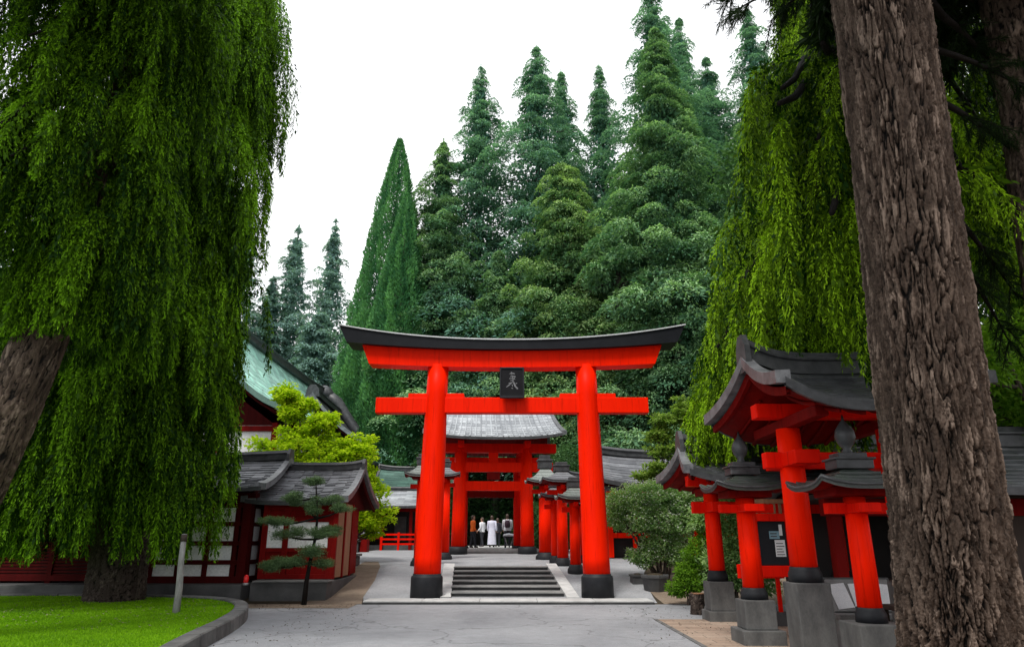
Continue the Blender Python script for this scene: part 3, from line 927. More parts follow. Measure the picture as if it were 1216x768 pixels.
# asphalt forecourt
fx = [-14 + i for i in range(24)]
sheet_obj('road', [[(x, y, .004) for x in (-30, -12, -9, -7, -5, -3, -1, 1, 3.02)] for y in (-20, 0, 8, 12, 15.35)] , 'asphalt')
sheet_obj('road_bend', [[(x, y, .004) for x in (-30, -12, -9, -6.2, -5, -3, -1, 1, 3, 5, 7.2)] for y in (15.35, 16.5, 17.6, 18.79)], 'asphalt')
sheet_obj('pavement', [[(x, y, .010) for x in (3.02, 4, 5, 6, 8, 12)] for y in (-10, 4, 8, 11, 13, 15.35)], 'pavers')
tag(MB().b2(2.94, 3.02, -6, 15.35, -.05, .016).build('pavement_edge', M['kerb']), kind='structure')
m = MB()
# sandy strip before the low wing, and the worn stone patch inside the lawn's bend
sheet_obj('sandy_ground', [[(x, y, .010 + zt(y) * .0) for x in (-7.4, -6.2, -5.2, -4.3, -3.95)] for y in (17.75, 18.2, 18.79)], 'sand')
sheet_obj('sandy_path', [[(x0 + (x1 - x0) * i / 4, y, zt(y) + .012) for i in range(5)] for y, x0, x1 in ((18.8, -5.4, -3.85), (19.95, -5.3, -4.05), (22.3, -5.2, -4.2), (24.7, -5.3, -4.5), (27, -5.5, -5.0))], 'sand')
sheet_obj('sandy_bed', [[(x, y, zt(y) + .010) for x in (3.9, 5, 6, 7.5, 9)] for y in (18.8, 19.95, 21, 22.3, 23.2)], 'sand')
sheet_obj('ramp', [[(axis_x(y) + d * wd, y, zt(y) + .004) for d in (-1, -.66, -.33, 0, .33, .66, 1)] for y, wd in ((19.0, 3.8), (19.95, 3.95), (21, 4.1), (22.3, 4.3), (23.5, 4.6), (24.7, 5), (26, 5.5), (28, 6), (32, 6.5), (36, 6.5), (44, 6.5))], 'path')
# platform kerb under the gate
k = MB()
for i in range(5):
    x0 = -3.82 + i * 1.49
    k.b2(x0 + .004, x0 + 1.486, 18.78, 19.62, -.1, .088)
tag(k.build('platform_slab', M['stone_light'], None, .012), kind='structure')
tag(MB().b2(-3.82, 3.64, 18.72, 18.79, -.1, .055).build('platform_kerb', M['riser'], None, .008), kind='structure')

# steps
st = empty('stone_steps', (0, 0, 0), 0, 'dark stone steps with pale sloping side slabs rising through the first gate', 'steps')
NST = 6
sy = [20.0 + i * .775 for i in range(NST + 1)]
for i in range(NST):
    z1 = .10 + (i + 1) * .104
    y0, y1 = sy[i], sy[i + 1]
    hw = 1.55 + .0 * i
    cx = axis_x((y0 + y1) / 2)
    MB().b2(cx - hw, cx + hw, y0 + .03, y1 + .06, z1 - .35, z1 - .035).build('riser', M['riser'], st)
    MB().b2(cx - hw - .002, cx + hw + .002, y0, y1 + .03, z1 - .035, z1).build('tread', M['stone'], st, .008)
for s in (-1, 1):
    m = MB()
    ya, yb = 19.75, 24.75
    xa, xb = axis_x(ya) + s * 1.57, axis_x(yb) + s * 1.57
    za, zb_ = .11, .80
    w_ = s * .34
    m.add([(xa, ya, za), (xa + w_, ya, za), (xb + w_, yb, zb_), (xb, yb, zb_), (xa, ya, -.2), (xa + w_, ya, -.2), (xb + w_, yb, .2), (xb, yb, .2)],
          [(0, 1, 2, 3) if s > 0 else (3, 2, 1, 0), (0, 4, 5, 1), (1, 5, 6, 2), (0, 3, 7, 4), (3, 2, 6, 7)])
    m.build('side_slab', M['stone_light'], st, .01)
g2 = empty('inner_steps', (axis_x(33.3), 33.3, zt(33)), 0, 'two low pale stone steps under the inner roofed gate', 'steps')
MB().b2(-2.3, 2.3, -.35, .35, -.1, .10).build('step', M['stone'], g2, .01)
MB().b2(-2.2, 2.2, .0, 16.0, -.1, .20).build('step', M['stone_light'], g2, .01)

# lawn with stone kerb
inner = [gp(-420, 760, .2), gp(20, 762, .2), gp(150, 768, .2), gp(215, 752, .2), gp(256, 735, .2), gp(276, 722, .2), gp(272, 713, .2), gp(232, 708, .2), gp(130, 706, .2), gp(0, 706, .2), gp(-420, 706, .2)]
def smooth_poly(P, n=6):
    out = []
    for i in range(len(P) - 1):
        p0, p1, p2, p3 = P[max(i - 1, 0)], P[i], P[i + 1], P[min(i + 2, len(P) - 1)]
        for k_ in range(n):
            t = k_ / n
            out.append(.5 * ((2 * p1) + (p2 - p0) * t + (2 * p0 - 5 * p1 + 4 * p2 - p3) * t * t + (3 * p1 - p0 - 3 * p2 + p3) * t ** 3))
    out.append(P[-1])
    return out
EDGE = smooth_poly([Vector((-3.35 - 1.2, 5, .2)), Vector((-4.35, 8, .2)), gp(150, 790, .2), gp(215, 756, .2), gp(258, 736, .2), gp(277, 723, .2), gp(273, 714.5, .2), gp(232, 709.5, .2), gp(130, 707, .2), gp(0, 706.5, .2), gp(-300, 706.5, .2)], 7)
m = MB()
cen = Vector((-9, 14, .2))
for a, b in zip(EDGE[:-1], EDGE[1:]):
    pass
lawn_poly = [Vector((p.x, p.y, .17)) for p in EDGE] + [Vector((-26, EDGE[-1].y, .17)), Vector((-26, 5, .17))]
m.add(lawn_poly, [tuple(range(len(lawn_poly)))])
lawn = tag(m.build('lawn', M['turf']), kind='structure')
kb = MB()
rows_ = []
for i, p in enumerate(EDGE):
    t = (EDGE[min(i + 1, len(EDGE) - 1)] - EDGE[max(i - 1, 0)]).normalized()
    nrm = Vector((t.y, -t.x, 0))
    rows_.append([Vector((p.x, p.y, .05)), Vector((p.x, p.y, .215)), Vector((p.x, p.y, .235)) + nrm * .02, Vector((p.x, p.y, .235)) + nrm * .26, Vector((p.x, p.y, .215)) + nrm * .28, Vector((p.x, p.y, -.05)) + nrm * .30])
kerb = empty('lawn_kerb', (0, 0, 0), 0, 'curved grey granite kerb around the mown lawn', 'kerb')
for i in range(0, len(rows_) - 1, 3):
    mm = MB()
    rr = [list(r) for r in rows_[i:i + 4]]
    if len(rr) < 2: continue
    for j, (e0, e1) in enumerate(((rr[0], rr[1]), )):
        rr[0] = [p.lerp(q, .06) for p, q in zip(e0, e1)]
    mm.sheet(rr)
    mm.add(rr[0], [tuple(range(6))]); mm.add(rr[-1], [tuple(range(5, -1, -1))])
    mm.build('kerb_stone', M['kerb'], kerb)
# grass blades
def in_poly(px, py, poly):
    x = np.array([p.x for p in poly]); y = np.array([p.y for p in poly])
    c = np.zeros(len(px), bool)
    j = len(x) - 1
    for i in range(len(x)):
        cond = ((y[i] > py) != (y[j] > py)) & (px < (x[j] - x[i]) * (py - y[i]) / (y[j] - y[i] + 1e-12) + x[i])
        c ^= cond
        j = i
    return c
n = 330000
gx = rng.uniform(-18, -4.2, n); gy = 9.5 + 11.0 * rng.random(n)
wear = np.exp(-((gx + 10.2) ** 2 / 1.6 + (gy - 15.2) ** 2 / .25)) * .8 + np.exp(-((gx + 7.2) ** 2 / .8 + (gy - 16.4) ** 2 / .15)) * .8 + np.exp(-((gx + 9.75) ** 2 + (gy - 17.9) ** 2) / 1.3) * .9 + np.exp(-((gx + 6.7) ** 2 + (gy - 14.7) ** 2) / .10) * .9
ok = in_poly(gx, gy, lawn_poly) & (rng.random(n) > wear)
gx, gy = gx[ok], gy[ok]
n = len(gx)
pat = np.sin(gx * 2.1 + np.sin(gy * 1.7) * 2) * .5 + np.sin(gx * 5.3 - gy * 4.1) * .3
P = np.stack([gx, gy, np.full(n, .168)], 1)
A = rng.normal(size=(n, 3)) * .42 + np.array([0, 0, 1.])
V = leaves(P, A, rng.uniform(.022, .05, n) * (1 + .2 * pat), rng.uniform(.010, .018, n))
tag(np_mesh('grass', V, quads(n), np.clip(.52 + .16 * pat + rng.normal(size=n) * .16, 0, 1), M['grass']), 'bright green mown grass covering the lawn around the big tree', 'grass', kind='stuff')
# fallen leaf litter on the lawn and the sand
n = 1500
lx = rng.uniform(-16, -5, n); ly = rng.uniform(12, 18.6, n); ok = in_poly(lx, ly, lawn_poly)
lx, ly = lx[ok], ly[ok]; n = len(lx)
V = leaves(np.stack([lx, ly, np.full(n, .205)], 1), np.stack([rng.normal(size=n), rng.normal(size=n), rng.normal(size=n) * .15], 1), .05, .025, np.tile(np.array([0, 0, 1.]), (n, 1)) + rng.normal(size=(n, 3)) * .2)
lit = np_mesh('fallen_leaves', V, quads(n), rng.random(n) * .4, M['sand'])
tag(lit, 'brown fallen leaves scattered over the green lawn', 'leaves', kind='stuff')

n = 900
lx = np.concatenate([rng.uniform(-4.6, -3.0, 260), rng.uniform(2.2, 4.6, 360), rng.uniform(-7.0, -3.9, 280)])
ly = np.concatenate([rng.uniform(9, 17, 260), rng.uniform(9.5, 18.2, 360), rng.uniform(17.2, 18.7, 280)])
V = leaves(np.stack([lx, ly, np.full(n, .022)], 1), np.stack([rng.normal(size=n), rng.normal(size=n), np.abs(rng.normal(size=n)) * .2], 1), rng.uniform(.03, .06, n), .022, np.tile(np.array([0, 0, 1.]), (n, 1)) + rng.normal(size=(n, 3)) * .25)
tag(np_mesh('leaf_litter', V, quads(n), rng.random(n), M['dirt']), 'dry brown leaf litter along the edges of the paving', 'leaves', kind='stuff')
# ------------------------------------------------------------------ the great gate (torii)
TY = 19.95
t = empty('torii_gate', (0, TY, .088), 0, 'large vermilion gate with black curved top beam and plaque spanning the steps', 'gate')
for s in (-1, 1):
    m = MB()
    m.lathe([(.375, .60), (.37, 1.0), (.355, 2.5), (.335, 4.2), (.312, 5.6), (.305, 6.45)], (s * 2.33, 0, 0), 40, (-s * .020, 0))
    post = m.build('post', M['red'], t)
    m = MB()
    m.lathe([(.445, -.06), (.435, .50), (.42, .545), (.385, .56), (.385, .60)], (s * 2.335, 0, 0), 40)
    m.build('base_sleeve', M['black_base'], post)
    for e in (-1, 1):       # wedges beside the post on the tie beam
        m = MB()
        x = s * 2.235 + e * .52
        m.b2(x - .30, x + .30, -.14, .14, 5.475, 5.60)
        m.build('wedge', M['red'], t, .012)
MB().b2(-4.0, 4.0, -.17, .17, 5.02, 5.475).build('tie_beam', M['red'], t, .015)
def bar_curve(z0f, z1f, hwb, hwt, y0, y1, n=48):
    m = MB(); rows = []
    for i in range(n + 1):
        u = -1 + 2 * i / n
        rows.append([(u * hwb, y0, z0f(u)), (u * hwt, y0, z1f(u)), (u * hwt, y1, z1f(u)), (u * hwb, y1, z0f(u)), (u * hwb, y0, z0f(u))])
    m.sheet([list(r) for r in rows])
    m.add(rows[0][:4], [(0, 1, 2, 3)]); m.add(rows[-1][:4], [(3, 2, 1, 0)])
    return m
cv = lambda u: .36 * abs(u) ** 2.2
bar_curve(lambda u: 6.36 + cv(u) * .30, lambda u: 6.86 + cv(u) * .62, 4.25, 4.50, -.28, .28).build('lintel', M['red'], t)
kas = bar_curve(lambda u: 6.863 + cv(u) * .62, lambda u: 7.14 + cv(u) * 1.28, 4.92, 5.17, -.46, .46).build('top_beam', M['black'], t)
# pale weathered cap with a low pitch
m = MB(); rows = []
for i in range(49):
    u = -1 + 2 * i / 48
    z = 7.143 + cv(u) * 1.28
    rows.append([(u * 5.19, -.50, z), (u * 5.19, -.50, z + .035), (u * 5.2, 0, z + .10), (u * 5.19, .50, z + .035), (u * 5.19, .50, z), (u * 5.19, -.5, z)])
m.sheet(rows); m.add(rows[0][:5], [(0, 1, 2, 3, 4)]); m.add(rows[-1][:5], [(4, 3, 2, 1, 0)])
m.build('cap_sheet', M['capedge'], kas)
MB().b2(-.18, .18, -.15, .15, 5.476, 6.30).build('strut', M['red'], t, .01)
pl = MB().box((0, -.36, 5.86), (.66, .09, .92), Rx(R(-9))).build('plaque', M['plaque'], t, .015)
fr = MB()
for (dx, dz, sx, sz) in ((0, .45, .70, .055), (0, -.45, .70, .07), (-.335, 0, .05, .92), (.335, 0, .05, .92)):
    q = Rx(R(-9)) @ Vector((dx, -.045, dz))
    fr.box(Vector((0, -.36, 5.86)) + q, (sx, .05, sz), Rx(R(-9)))
fr.build('frame', M['black'], pl, .008)
# brushed characters on the plaque
gl = MB()
def stroke(pts, w0, w1, MBx, org, rot, yoff):
    for (a, b) in zip(pts[:-1], pts[1:]):
        a = Vector((a[0], 0, a[1])); b = Vector((b[0], 0, b[1]))
        d = (b - a); nn_ = Vector((-d.z, 0, d.x)).normalized()
        vs = [a - nn_ * w0, b - nn_ * w1, b + nn_ * w1, a + nn_ * w0]
        MBx.add([org + rot @ (p + Vector((0, yoff, 0))) for p in vs], [(0, 1, 2, 3)])
        MBx.add([org + rot @ (p + Vector((0, yoff - .003, 0))) for p in vs], [(3, 2, 1, 0)])
ORG = Vector((0, -.36, 5.86)); RT = Rx(R(-9))
for pts, w0, w1 in ([[(-.07, .27), (.0, .30), (.08, .27)], .012, .016], [[(-.02, .33), (.0, .24)], .014, .010], [[(-.05, .19), (.02, .205), (.10, .19)], .014, .012],
                    [[(.10, .19), (.06, .13), (.03, .07)], .014, .010], [[(-.08, .12), (-.02, .135), (.09, .10)], .012, .012], [[(.02, .20), (.03, .10), (.02, .0)], .016, .012],
                    [[(-.05, .06), (.04, .075)], .010, .010], [[(.02, .02), (-.06, -.06), (-.17, -.15)], .018, .010], [[(-.10, -.03), (-.02, .0), (.06, .0)], .012, .010],
                    [[(.03, .04), (.07, -.05), (.10, -.13), (.17, -.20)], .020, .024], [[(.0, -.06), (.02, -.13)], .010, .008], [[(-.02, -.17), (.03, -.19)], .010, .012], [[(.10, -.04), (.15, -.02)], .01, .012]):
    stroke(pts, w0, w1, gl, ORG, RT, -.0475)
gl.build('lettering', M['gold'], pl)

# ------------------------------------------------------------------ inner roofed gate
GY = 32.0
ga = empty('roofed_gate', (axis_x(GY), GY, zt(GY)), R(3.6), 'inner vermilion gate with wide pale grey tiled roof behind the first gate', 'gate')
for s in (-1, 1):
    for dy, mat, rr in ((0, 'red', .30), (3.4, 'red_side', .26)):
        x = s * (1.55 if dy == 0 else 1.42)
        p = MB().lathe([(rr * 1.05, .32), (rr, 1.6), (rr * .92, 4.6)], (x, dy, 0), 28, (-s * .01, 0)).build('post', M[mat], ga)
        MB().lathe([(rr * 1.45, -.1), (rr * 1.40, .26), (rr * 1.2, .32)], (x, dy, 0), 28).build('base_sleeve', M['black_base'], p)
MB().b2(-2.75, 2.75, -.16, .16, 3.58, 4.0).build('tie_beam', M['red'], ga, .012)
MB().b2(-1.3, 1.3, -.12, .12, 2.74, 3.16).build('lower_beam', M['red'], ga, .012)
MB().b2(-1.25, 1.25, 3.28, 3.52, 2.62, 3.05).build('rear_beam', M['soffit'], ga, .01)
MB().b2(-.22, .22, -.1, .1, 4.0, 4.45).build('strut', M['red'], ga, .01)
MB().b2(-.30, .30, -.15, -.07, 3.22, 3.56).build('crest_panel', M['red_dark'], ga, .02)
MB().b2(-2.9, 2.9, -.25, .25, 4.45, 4.85).build('lintel', M['red_side'], ga, .015)
MB().b2(-2.4, 2.4, 3.2, 3.6, 4.0, 4.6).build('rear_lintel', M['red_side'], ga, .015)
for s in (-1, 1):
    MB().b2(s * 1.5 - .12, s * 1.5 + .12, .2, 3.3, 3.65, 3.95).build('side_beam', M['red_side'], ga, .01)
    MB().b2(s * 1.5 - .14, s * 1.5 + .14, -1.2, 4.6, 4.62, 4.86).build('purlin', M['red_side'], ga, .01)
curved_roof(ga, (0, 1.6, 4.95), 5.6, 3.3, 1.75, 'tile_pale', lift=.22, conc=.35, rows=10, thick=.12, ribs=.22, ridge=(.34, .34), flare=.10, rafters=.3, ridge_mat='verge')

# ------------------------------------------------------------------ small roofed posts along the approach
def roofed_post(px, Y, ztop, zroof, label, W=1.15, r=.17, name='roofed_post', rot=0.0, group='small roofed posts along the approach', side=1):
    X = at(px, 640, Y).x
    z0 = zt(Y)
    o = empty(name, (X, Y, z0), R(3.6) + rot, label, 'roofed post', group)
    h = ztop - z0
    p = MB().lathe([(r * 1.04, .26), (r, h * .5), (r * .93, h)], (0, 0, 0), 24).build('post', M['red'], o)
    MB().lathe([(r * 1.65, -.15), (r * 1.55, .12), (r * 1.25, .2), (r * 1.2, .26)], (0, 0, 0), 24).build('base_sleeve', M['black_base'], p)
    MB().b2(-W * .40, W * .40, -.07, .07, h - .30, h - .14).build('cross_arm', M['red_side'], o, .01)
    MB().b2(-.07, .07, -W * .38, W * .38, h - .12, h + .02).build('bracket', M['red_side'], o, .01)
    MB().b2(-W * .34, W * .34, -W * .3, W * .3, h + .021, h + .12).build('bearing_plate', M['red_dark'], o, .02)
    hr = zroof - ztop
    pyramid_roof(o, (0, 0, h + .16), W * 1.15, W, hr * .42, 'tile_sage' if side > 0 else 'tile', lift=.10, thick=.07, finial=False, cap=(W * .42, hr * .42))
    return o
roofed_post(683, 23.5, 2.74, 3.55, 'nearest roofed post in the row beside the steps, next to the big gate post', 1.05, .175)
roofed_post(668, 25.0, 3.40, 4.20, 'second roofed post from the steps, with a tall red shaft and stacked ridge', 1.3, .19, side=0)
roofed_post(659, 26.2, 2.95, 3.7, 'thin short roofed post half hidden between two thicker red posts', .95, .14, side=0)
roofed_post(648, 28.4, 3.64, 4.9, 'farthest and tallest roofed post, next to the inner gate on its right', 1.35, .26)
roofed_post(691, 26.6, 2.75, 3.5, 'slender roofed post mostly behind the big right gate post', .9, .15)
roofed_post(499, 25.0, 3.60, 4.5, 'roofed post peeking out behind the left post of the first gate', 1.05, .2)
roofed_post(526.5, 28.4, 3.9, 4.7, 'roofed post between the left post of the first gate and the inner gate', 1.05, .23, side=0)

# ------------------------------------------------------------------ right-hand roofed gates
def side_gate(name, label, X, Y, span, ped, r, zc, ztop, zr_e, H, L, D, lift, xoff, rows=9):
    """two-post gate, posts along X; ped = list of (size, z0, z1)"""
    o = empty(name, (X, Y, 0), 0, label, 'gate')
    for i, dx in enumerate((0, span)):
        zp = ped[-1][2]
        p = MB().lathe([(r * 1.02, zp + .2), (r, (zp + ztop) / 2), (r * .95, ztop)], (dx, 0, 0), 32).build('post', M['red'], o)
        MB().lathe([(r * 1.28, zp - .01), (r * 1.26, zp + .12), (r * 1.14, zp + .17), (r * 1.12, zp + .21)], (dx, 0, 0), 32).build('collar', M['black_base'], p)
        pd = MB()
        for (sz, z0, z1) in ped:
            pd.box((dx, 0, (z0 + z1) / 2), (sz, sz, z1 - z0))
        pd.build('pedestal', M['pedestal'], o, .015)
    MB().b2(-.42, span + .4, -.09, .09, zc, zc + .24).build('tie_beam', M['red_side'], o, .012)
    for dx in (0, span):
        MB().b2(dx - r * 1.0, dx + r * 1.0, -.62, .62, zc + .02, zc + .22).build('cross_arm', M['red_side'], o, .012)
        MB().b2(dx - .09, dx + .09, -D * .72, D * .72, ztop, ztop + .16).build('bracket', M['red_dark'], o, .01)
        MB().lathe([(.03, 0), (.03, .02)], (dx, -r - .01, ztop - .1), 12).build('boss', M['verge'], o) if False else None
    MB().b2(-.5, span + .5, -.13, .13, ztop + .16, ztop + .38).build('lintel', M['red_side'], o, .012)
    curved_roof(o, (xoff, 0, zr_e), L, D, H, 'tile_dark', lift=lift, conc=.55, rows=rows, thick=.13, ridge=(.26, .36), flare=.12, rafters=.28, cell=.22, verge=.06)
    return o
side_gate('side_gate', 'tall side gate with dark curved roof and one plain high stone pedestal showing', 4.28, 10.6, 1.55, [(.50, -.1, 1.0)], .185, 2.62, 3.22, 3.32, .80, 2.4, 1.75, .34, .68)
side_gate('low_side_gate', 'lower farthest side gate with long dark tiled roof over a two-tier pedestal', 4.30, 15.2, 2.6, [(.62, -.1, .20), (.50, .20, .76)], .165, 2.12, 2.52, 2.72, .62, 3.5, 1.35, .22, 1.2)
def lantern_post(X, Y, ped, r, zarm, ztop, zr, W, label, armw=.45):
    o = empty('lantern_post', (X, Y, 0), 0, label, 'roofed post', 'roofed posts on stone pedestals')
    zp = ped[-1][2]
    pd = MB()
    for (sz, z0, z1) in ped: pd.box((0, 0, (z0 + z1) / 2), (sz, sz, z1 - z0))
    pd.build('pedestal', M['pedestal'], o, .015)
    p = MB().lathe([(r * 1.03, zp + .17), (r, (zp + ztop) / 2), (r * .94, ztop)], (0, 0, 0), 32).build('post', M['red'], o)
    MB().lathe([(r * 1.32, zp - .01), (r * 1.3, zp + .10), (r * 1.14, zp + .15), (r * 1.12, zp + .18)], (0, 0, 0), 32).build('collar', M['black_base'], p)
    MB().b2(-armw, armw, -.075, .075, zarm, zarm + .14).build('cross_arm', M['red_side'], o, .01)
    MB().b2(-r, r, -armw, armw, zarm + .01, zarm + .13).build('cross_arm', M['red_side'], o, .01)
    MB().b2(-W * .36, W * .36, -W * .3, W * .3, ztop - .02, ztop + .10).build('bearing_plate', M['soffit'], o, .02)
    pyramid_roof(o, (0, 0, zr), W * 1.18, W * 1.05, .22, 'tile_moss', lift=.10, thick=.07, finial=True, cap=(.5, .22))
    return o
lantern_post(3.97, 12.0, [(.68, -.1, .22), (.50, .22, .66)], .165, 2.02, 2.28, 2.42, 1.02, 'roofed post with onion finial on a stepped two-tier stone pedestal')
lantern_post(4.62, 9.5, [(.60, -.1, .58)], .145, 1.92, 2.16, 2.28, 1.12, 'roofed post nearest the big pine trunk, on a single stone block', .40)

# notice board, rail and slip stand behind the side gates
nb_ = empty('notice_board', (4.95, 13.6, 0), 0, 'black notice board with papers in a red frame behind the side gates', 'notice board')
MB().b2(-.30, .27, -.02, .02, 1.12, 1.92).build('board', M['black'], nb_, .01)
fm = MB()
for s in (-1, 1): fm.b2(-.015 + s * .33 - .05, -.015 + s * .33 + .05, -.05, .05, 0, 2.25)
fm.b2(-.42, .39, -.06, .06, 1.92, 2.06); fm.b2(-.30, .27, -.05, .05, .92, 1.12)
fm.build('frame', M['red_side'], nb_, .01)
MB().b2(.03, .22, -.030, -.022, 1.28, 1.58).build('notice', M['paper'], nb_)
MB().b2(-.06, .13, -.032, -.024, 1.60, 1.74).build('label', M['paper_blue'], nb_)
MB().b2(.13, .19, -.036, -.033, 1.66, 1.86).build('notice', M['paper'], nb_)
ik = MB()
for k_ in range(5): ik.b2(.05, .20 - .02 * (k_ % 3), -.0335, -.0305, 1.31 + k_ * .05, 1.325 + k_ * .05)
for k_ in range(2): ik.b2(-.04, .08, -.0355, -.0325, 1.635 + k_ * .05, 1.655 + k_ * .05)
ik.build('lettering', M['ink'], nb_)
ml = MB()
for i in range(5): ml.b2(-.28 + i * .115, -.23 + i * .115, -.03, .0, 2.065, 2.25)
ml.b2(-.36, .33, -.05, .05, 2.251, 2.33)
ml.build('slats', M['wood'], nb_)
rl = empty('red_railing', (4.6, 14.3, 0), 0, 'low red wooden railing between the side gates', 'railing')
MB().b2(-.15, .75, -.04, .04, .86, 1.12).build('rail', M['red_side'], rl, .01)
for dx in (.3, .62): MB().b2(dx - .035, dx + .035, -.035, .035, 0, .86).build('post', M['red_side'], rl, .006)
MB().b2(.02, .10, -.03, .03, 0, .86).build('post', M['metal'], rl, .006)
MB().b2(.3 - .15, .62 + .2, -.12, .12, 0, .25).build('base_block', M['stone_dark'], rl, .01)
sk = empty('paper_stand', (5.55, 11.6, 0), 0, 'grey sloping stand with white paper slips beside the tall side gate', 'stand')
MB().b2(-.5, .5, -.3, .3, 0, .42).build('base', M['stone'], sk, .015)
MB().b2(-.56, .56, -.36, .34, .42, .50).build('shelf', M['stone'], sk, .01)
MB().box((0, .05, .74), (1.0, .05, .52), Rx(R(-28))).build('sloping_board', M['stone'], sk, .01)
for dx, wd in ((-.33, .26), (-.02, .28), (.31, .27)):
    q = Rx(R(-28)) @ Vector((dx, -.032, -.02))
    MB().box(Vector((0, .05, .74)) + q, (wd, .008, .40), Rx(R(-28)) @ Ry(R(dx * 20))).build('paper_slip', M['paper'], sk)
MB().b2(-.55, .55, .18, .26, .50, 1.0).build('back_board', M['stone_dark'], sk, .01)
# small table near the trunk
tb = empty('side_table', (5.35, 9.75, 0), 0, 'dark wooden table partly behind the big pine trunk', 'table')
MB().b2(-.35, .55, -.25, .25, .70, .76).build('tabletop', M['wood_dark'], tb, .008)
for dx in (-.3, .5):
    for dy in (-.2, .2): MB().b2(dx - .025, dx + .025, dy - .025, dy + .025, 0, .70).build('leg', M['wood_dark'], tb)

# dark office building behind the side gates
of = empty('shrine_office', (5.4, 12.6, -.7), 0, 'dark open-fronted shrine office behind the side gates and pine trunk', 'building')
MB().b2(.4, 9, 2.6, 2.8, 0, 3.1).build('rear_wall', M['dark_in'], of)
MB().b2(3.4, 9, .4, .55, 0, 3.0).build('wall', M['wood_dark'], of)
MB().b2(.3, 9, -.2, 2.6, 3.0, 3.1).build('ceiling', M['dark_in'], of)
for dx in (.5, 3.3, 6.2): 
    MB().b2(dx - .1, dx + .1, .3, .5, 0, 3.0).build('post', M['red_dark'], of, .01)
MB().b2(.3, 9, .25, .5, 2.7, 3.0).build('lintel', M['red_dark'], of, .01)
MB().b2(1.0, 3.2, 1.4, 2.0, .5, 1.55).build('counter', M['wood_dark'], of, .01)
curved_roof(of, (5.0, 1.2, 3.1), 8.6, 2.4, 1.0, 'tile_dark', lift=.12, conc=.4, rows=10, thick=.14, ridge=(.3, .4), soffit='red_deep')
dp = empty('door_frame', (5.15, 9.4, 0), 0, 'red standing door post with pale panel just left of the big pine trunk', 'frame')
MB().b2(-.10, .06, -.07, .07, 0, 2.05).build('post', M['red_side'], dp, .008)
MB().b2(.065, .22, -.03, .03, .95, 2.0).build('panel', M['white_wall'], dp, .005)
MB().b2(.065, .24, -.05, .05, .0, .93).build('lower_panel', M['red_dark'], dp, .005)
MB().b2(.225, .30, -.06, .06, 0, 2.05).build('post', M['red_dark'], dp, .008)

# ------------------------------------------------------------------ left buildings
lh = empty('shoji_hall', (-7.45, 20.0, 0), 0, 'long dark red hall with white lattice panels behind the weeping tree', 'building')
# front wall x from -12 (local) to 0
MB().b2(-14, 0.30, -.75, 4.2, -.1, .44).build('plinth', M['stone_dark'], lh, .02)
MB().b2(-14, 0, 0.10, 3.0, .62, 2.85).build('core_wall', M['dark_in'], lh)
lw = MB()
x_p = [-3.30, -2.55, -1.80, -1.05, -.28]
for x in x_p: lw.b2(x - .07, x + .07, -.02, .10, .55, 2.75)
lw.b2(-.13, .10, -.10, .13, .44, 2.8)
for z in (.55, .98, 1.48, 2.0, 2.5): lw.b2(-3.3, -.1, -.035, .095, z - .06, z + .06)
lw.b2(-3.3, .1, -.06, .10, .44, .62)
for x in (-3.1, -1.9, -.6): lw.b2(x - .07, x + .07, -.05, .05, .43, .60)
lw.build('lattice', M['red_deep'], lh, .006)
for i in range(4):
    for k_ in range(4):
        z0, z1 = (.55, .98, 1.48, 2.0)[k_] + .062, (.98, 1.48, 2.0, 2.5)[k_] - .062
        MB().b2(x_p[i] + .072, x_p[i + 1] - .072, .02, .06, z0, z1).build('panel', M['white_wall'], lh)
# right return wall
rw_ = MB()
for y in (.25, .95): rw_.b2(.0, .09, y - .06, y + .06, .44, 2.8)
for z in (.55, .98, 1.48, 2.0, 2.5): rw_.b2(.005, .085, .13, 1.0, z - .055, z + .055)
rw_.build('return_lattice', M['red_deep'], lh, .005)
for k_ in range(4):
    z0, z1 = (.55, .98, 1.48, 2.0)[k_] + .06, (.98, 1.48, 2.0, 2.5)[k_] - .06
    MB().b2(.01, .05, .32, .88, z0, z1).build('panel', M['white_wall'], lh)
# slatted part
sl_ = MB()
for k_ in range(26): sl_.b2(-14, -3.39, .0, .06, .62 + k_ * .085, .62 + k_ * .085 + .06)
for x in (-14, -11.8, -9.5, -7.2, -5.3): sl_.b2(x - .07, x + .07, -.04, .08, .44, 2.8)
sl_.b2(-14, -3.36, -.06, .1, .5, .64)
sl_.build('slat_wall', M['red_deep'], lh, .004)
MB().b2(-14, .2, -.12, .2, 2.62, 2.85).build('eave_beam', M['red_deep'], lh, .01)
curved_roof(lh, (-6.75, 2.0, 2.88), 14.2, 2.75, 1.05, 'tile', lift=.10, conc=.45, rows=14, thick=.12, ridge=(.3, .3), flare=.03, soffit='red_deep', jag=.02, cell=.35)
MB().tube([(.42, .75, .5), (.42, .75, 2.6)], .035, 10).build('downpipe', M['wood_dark'], lh)

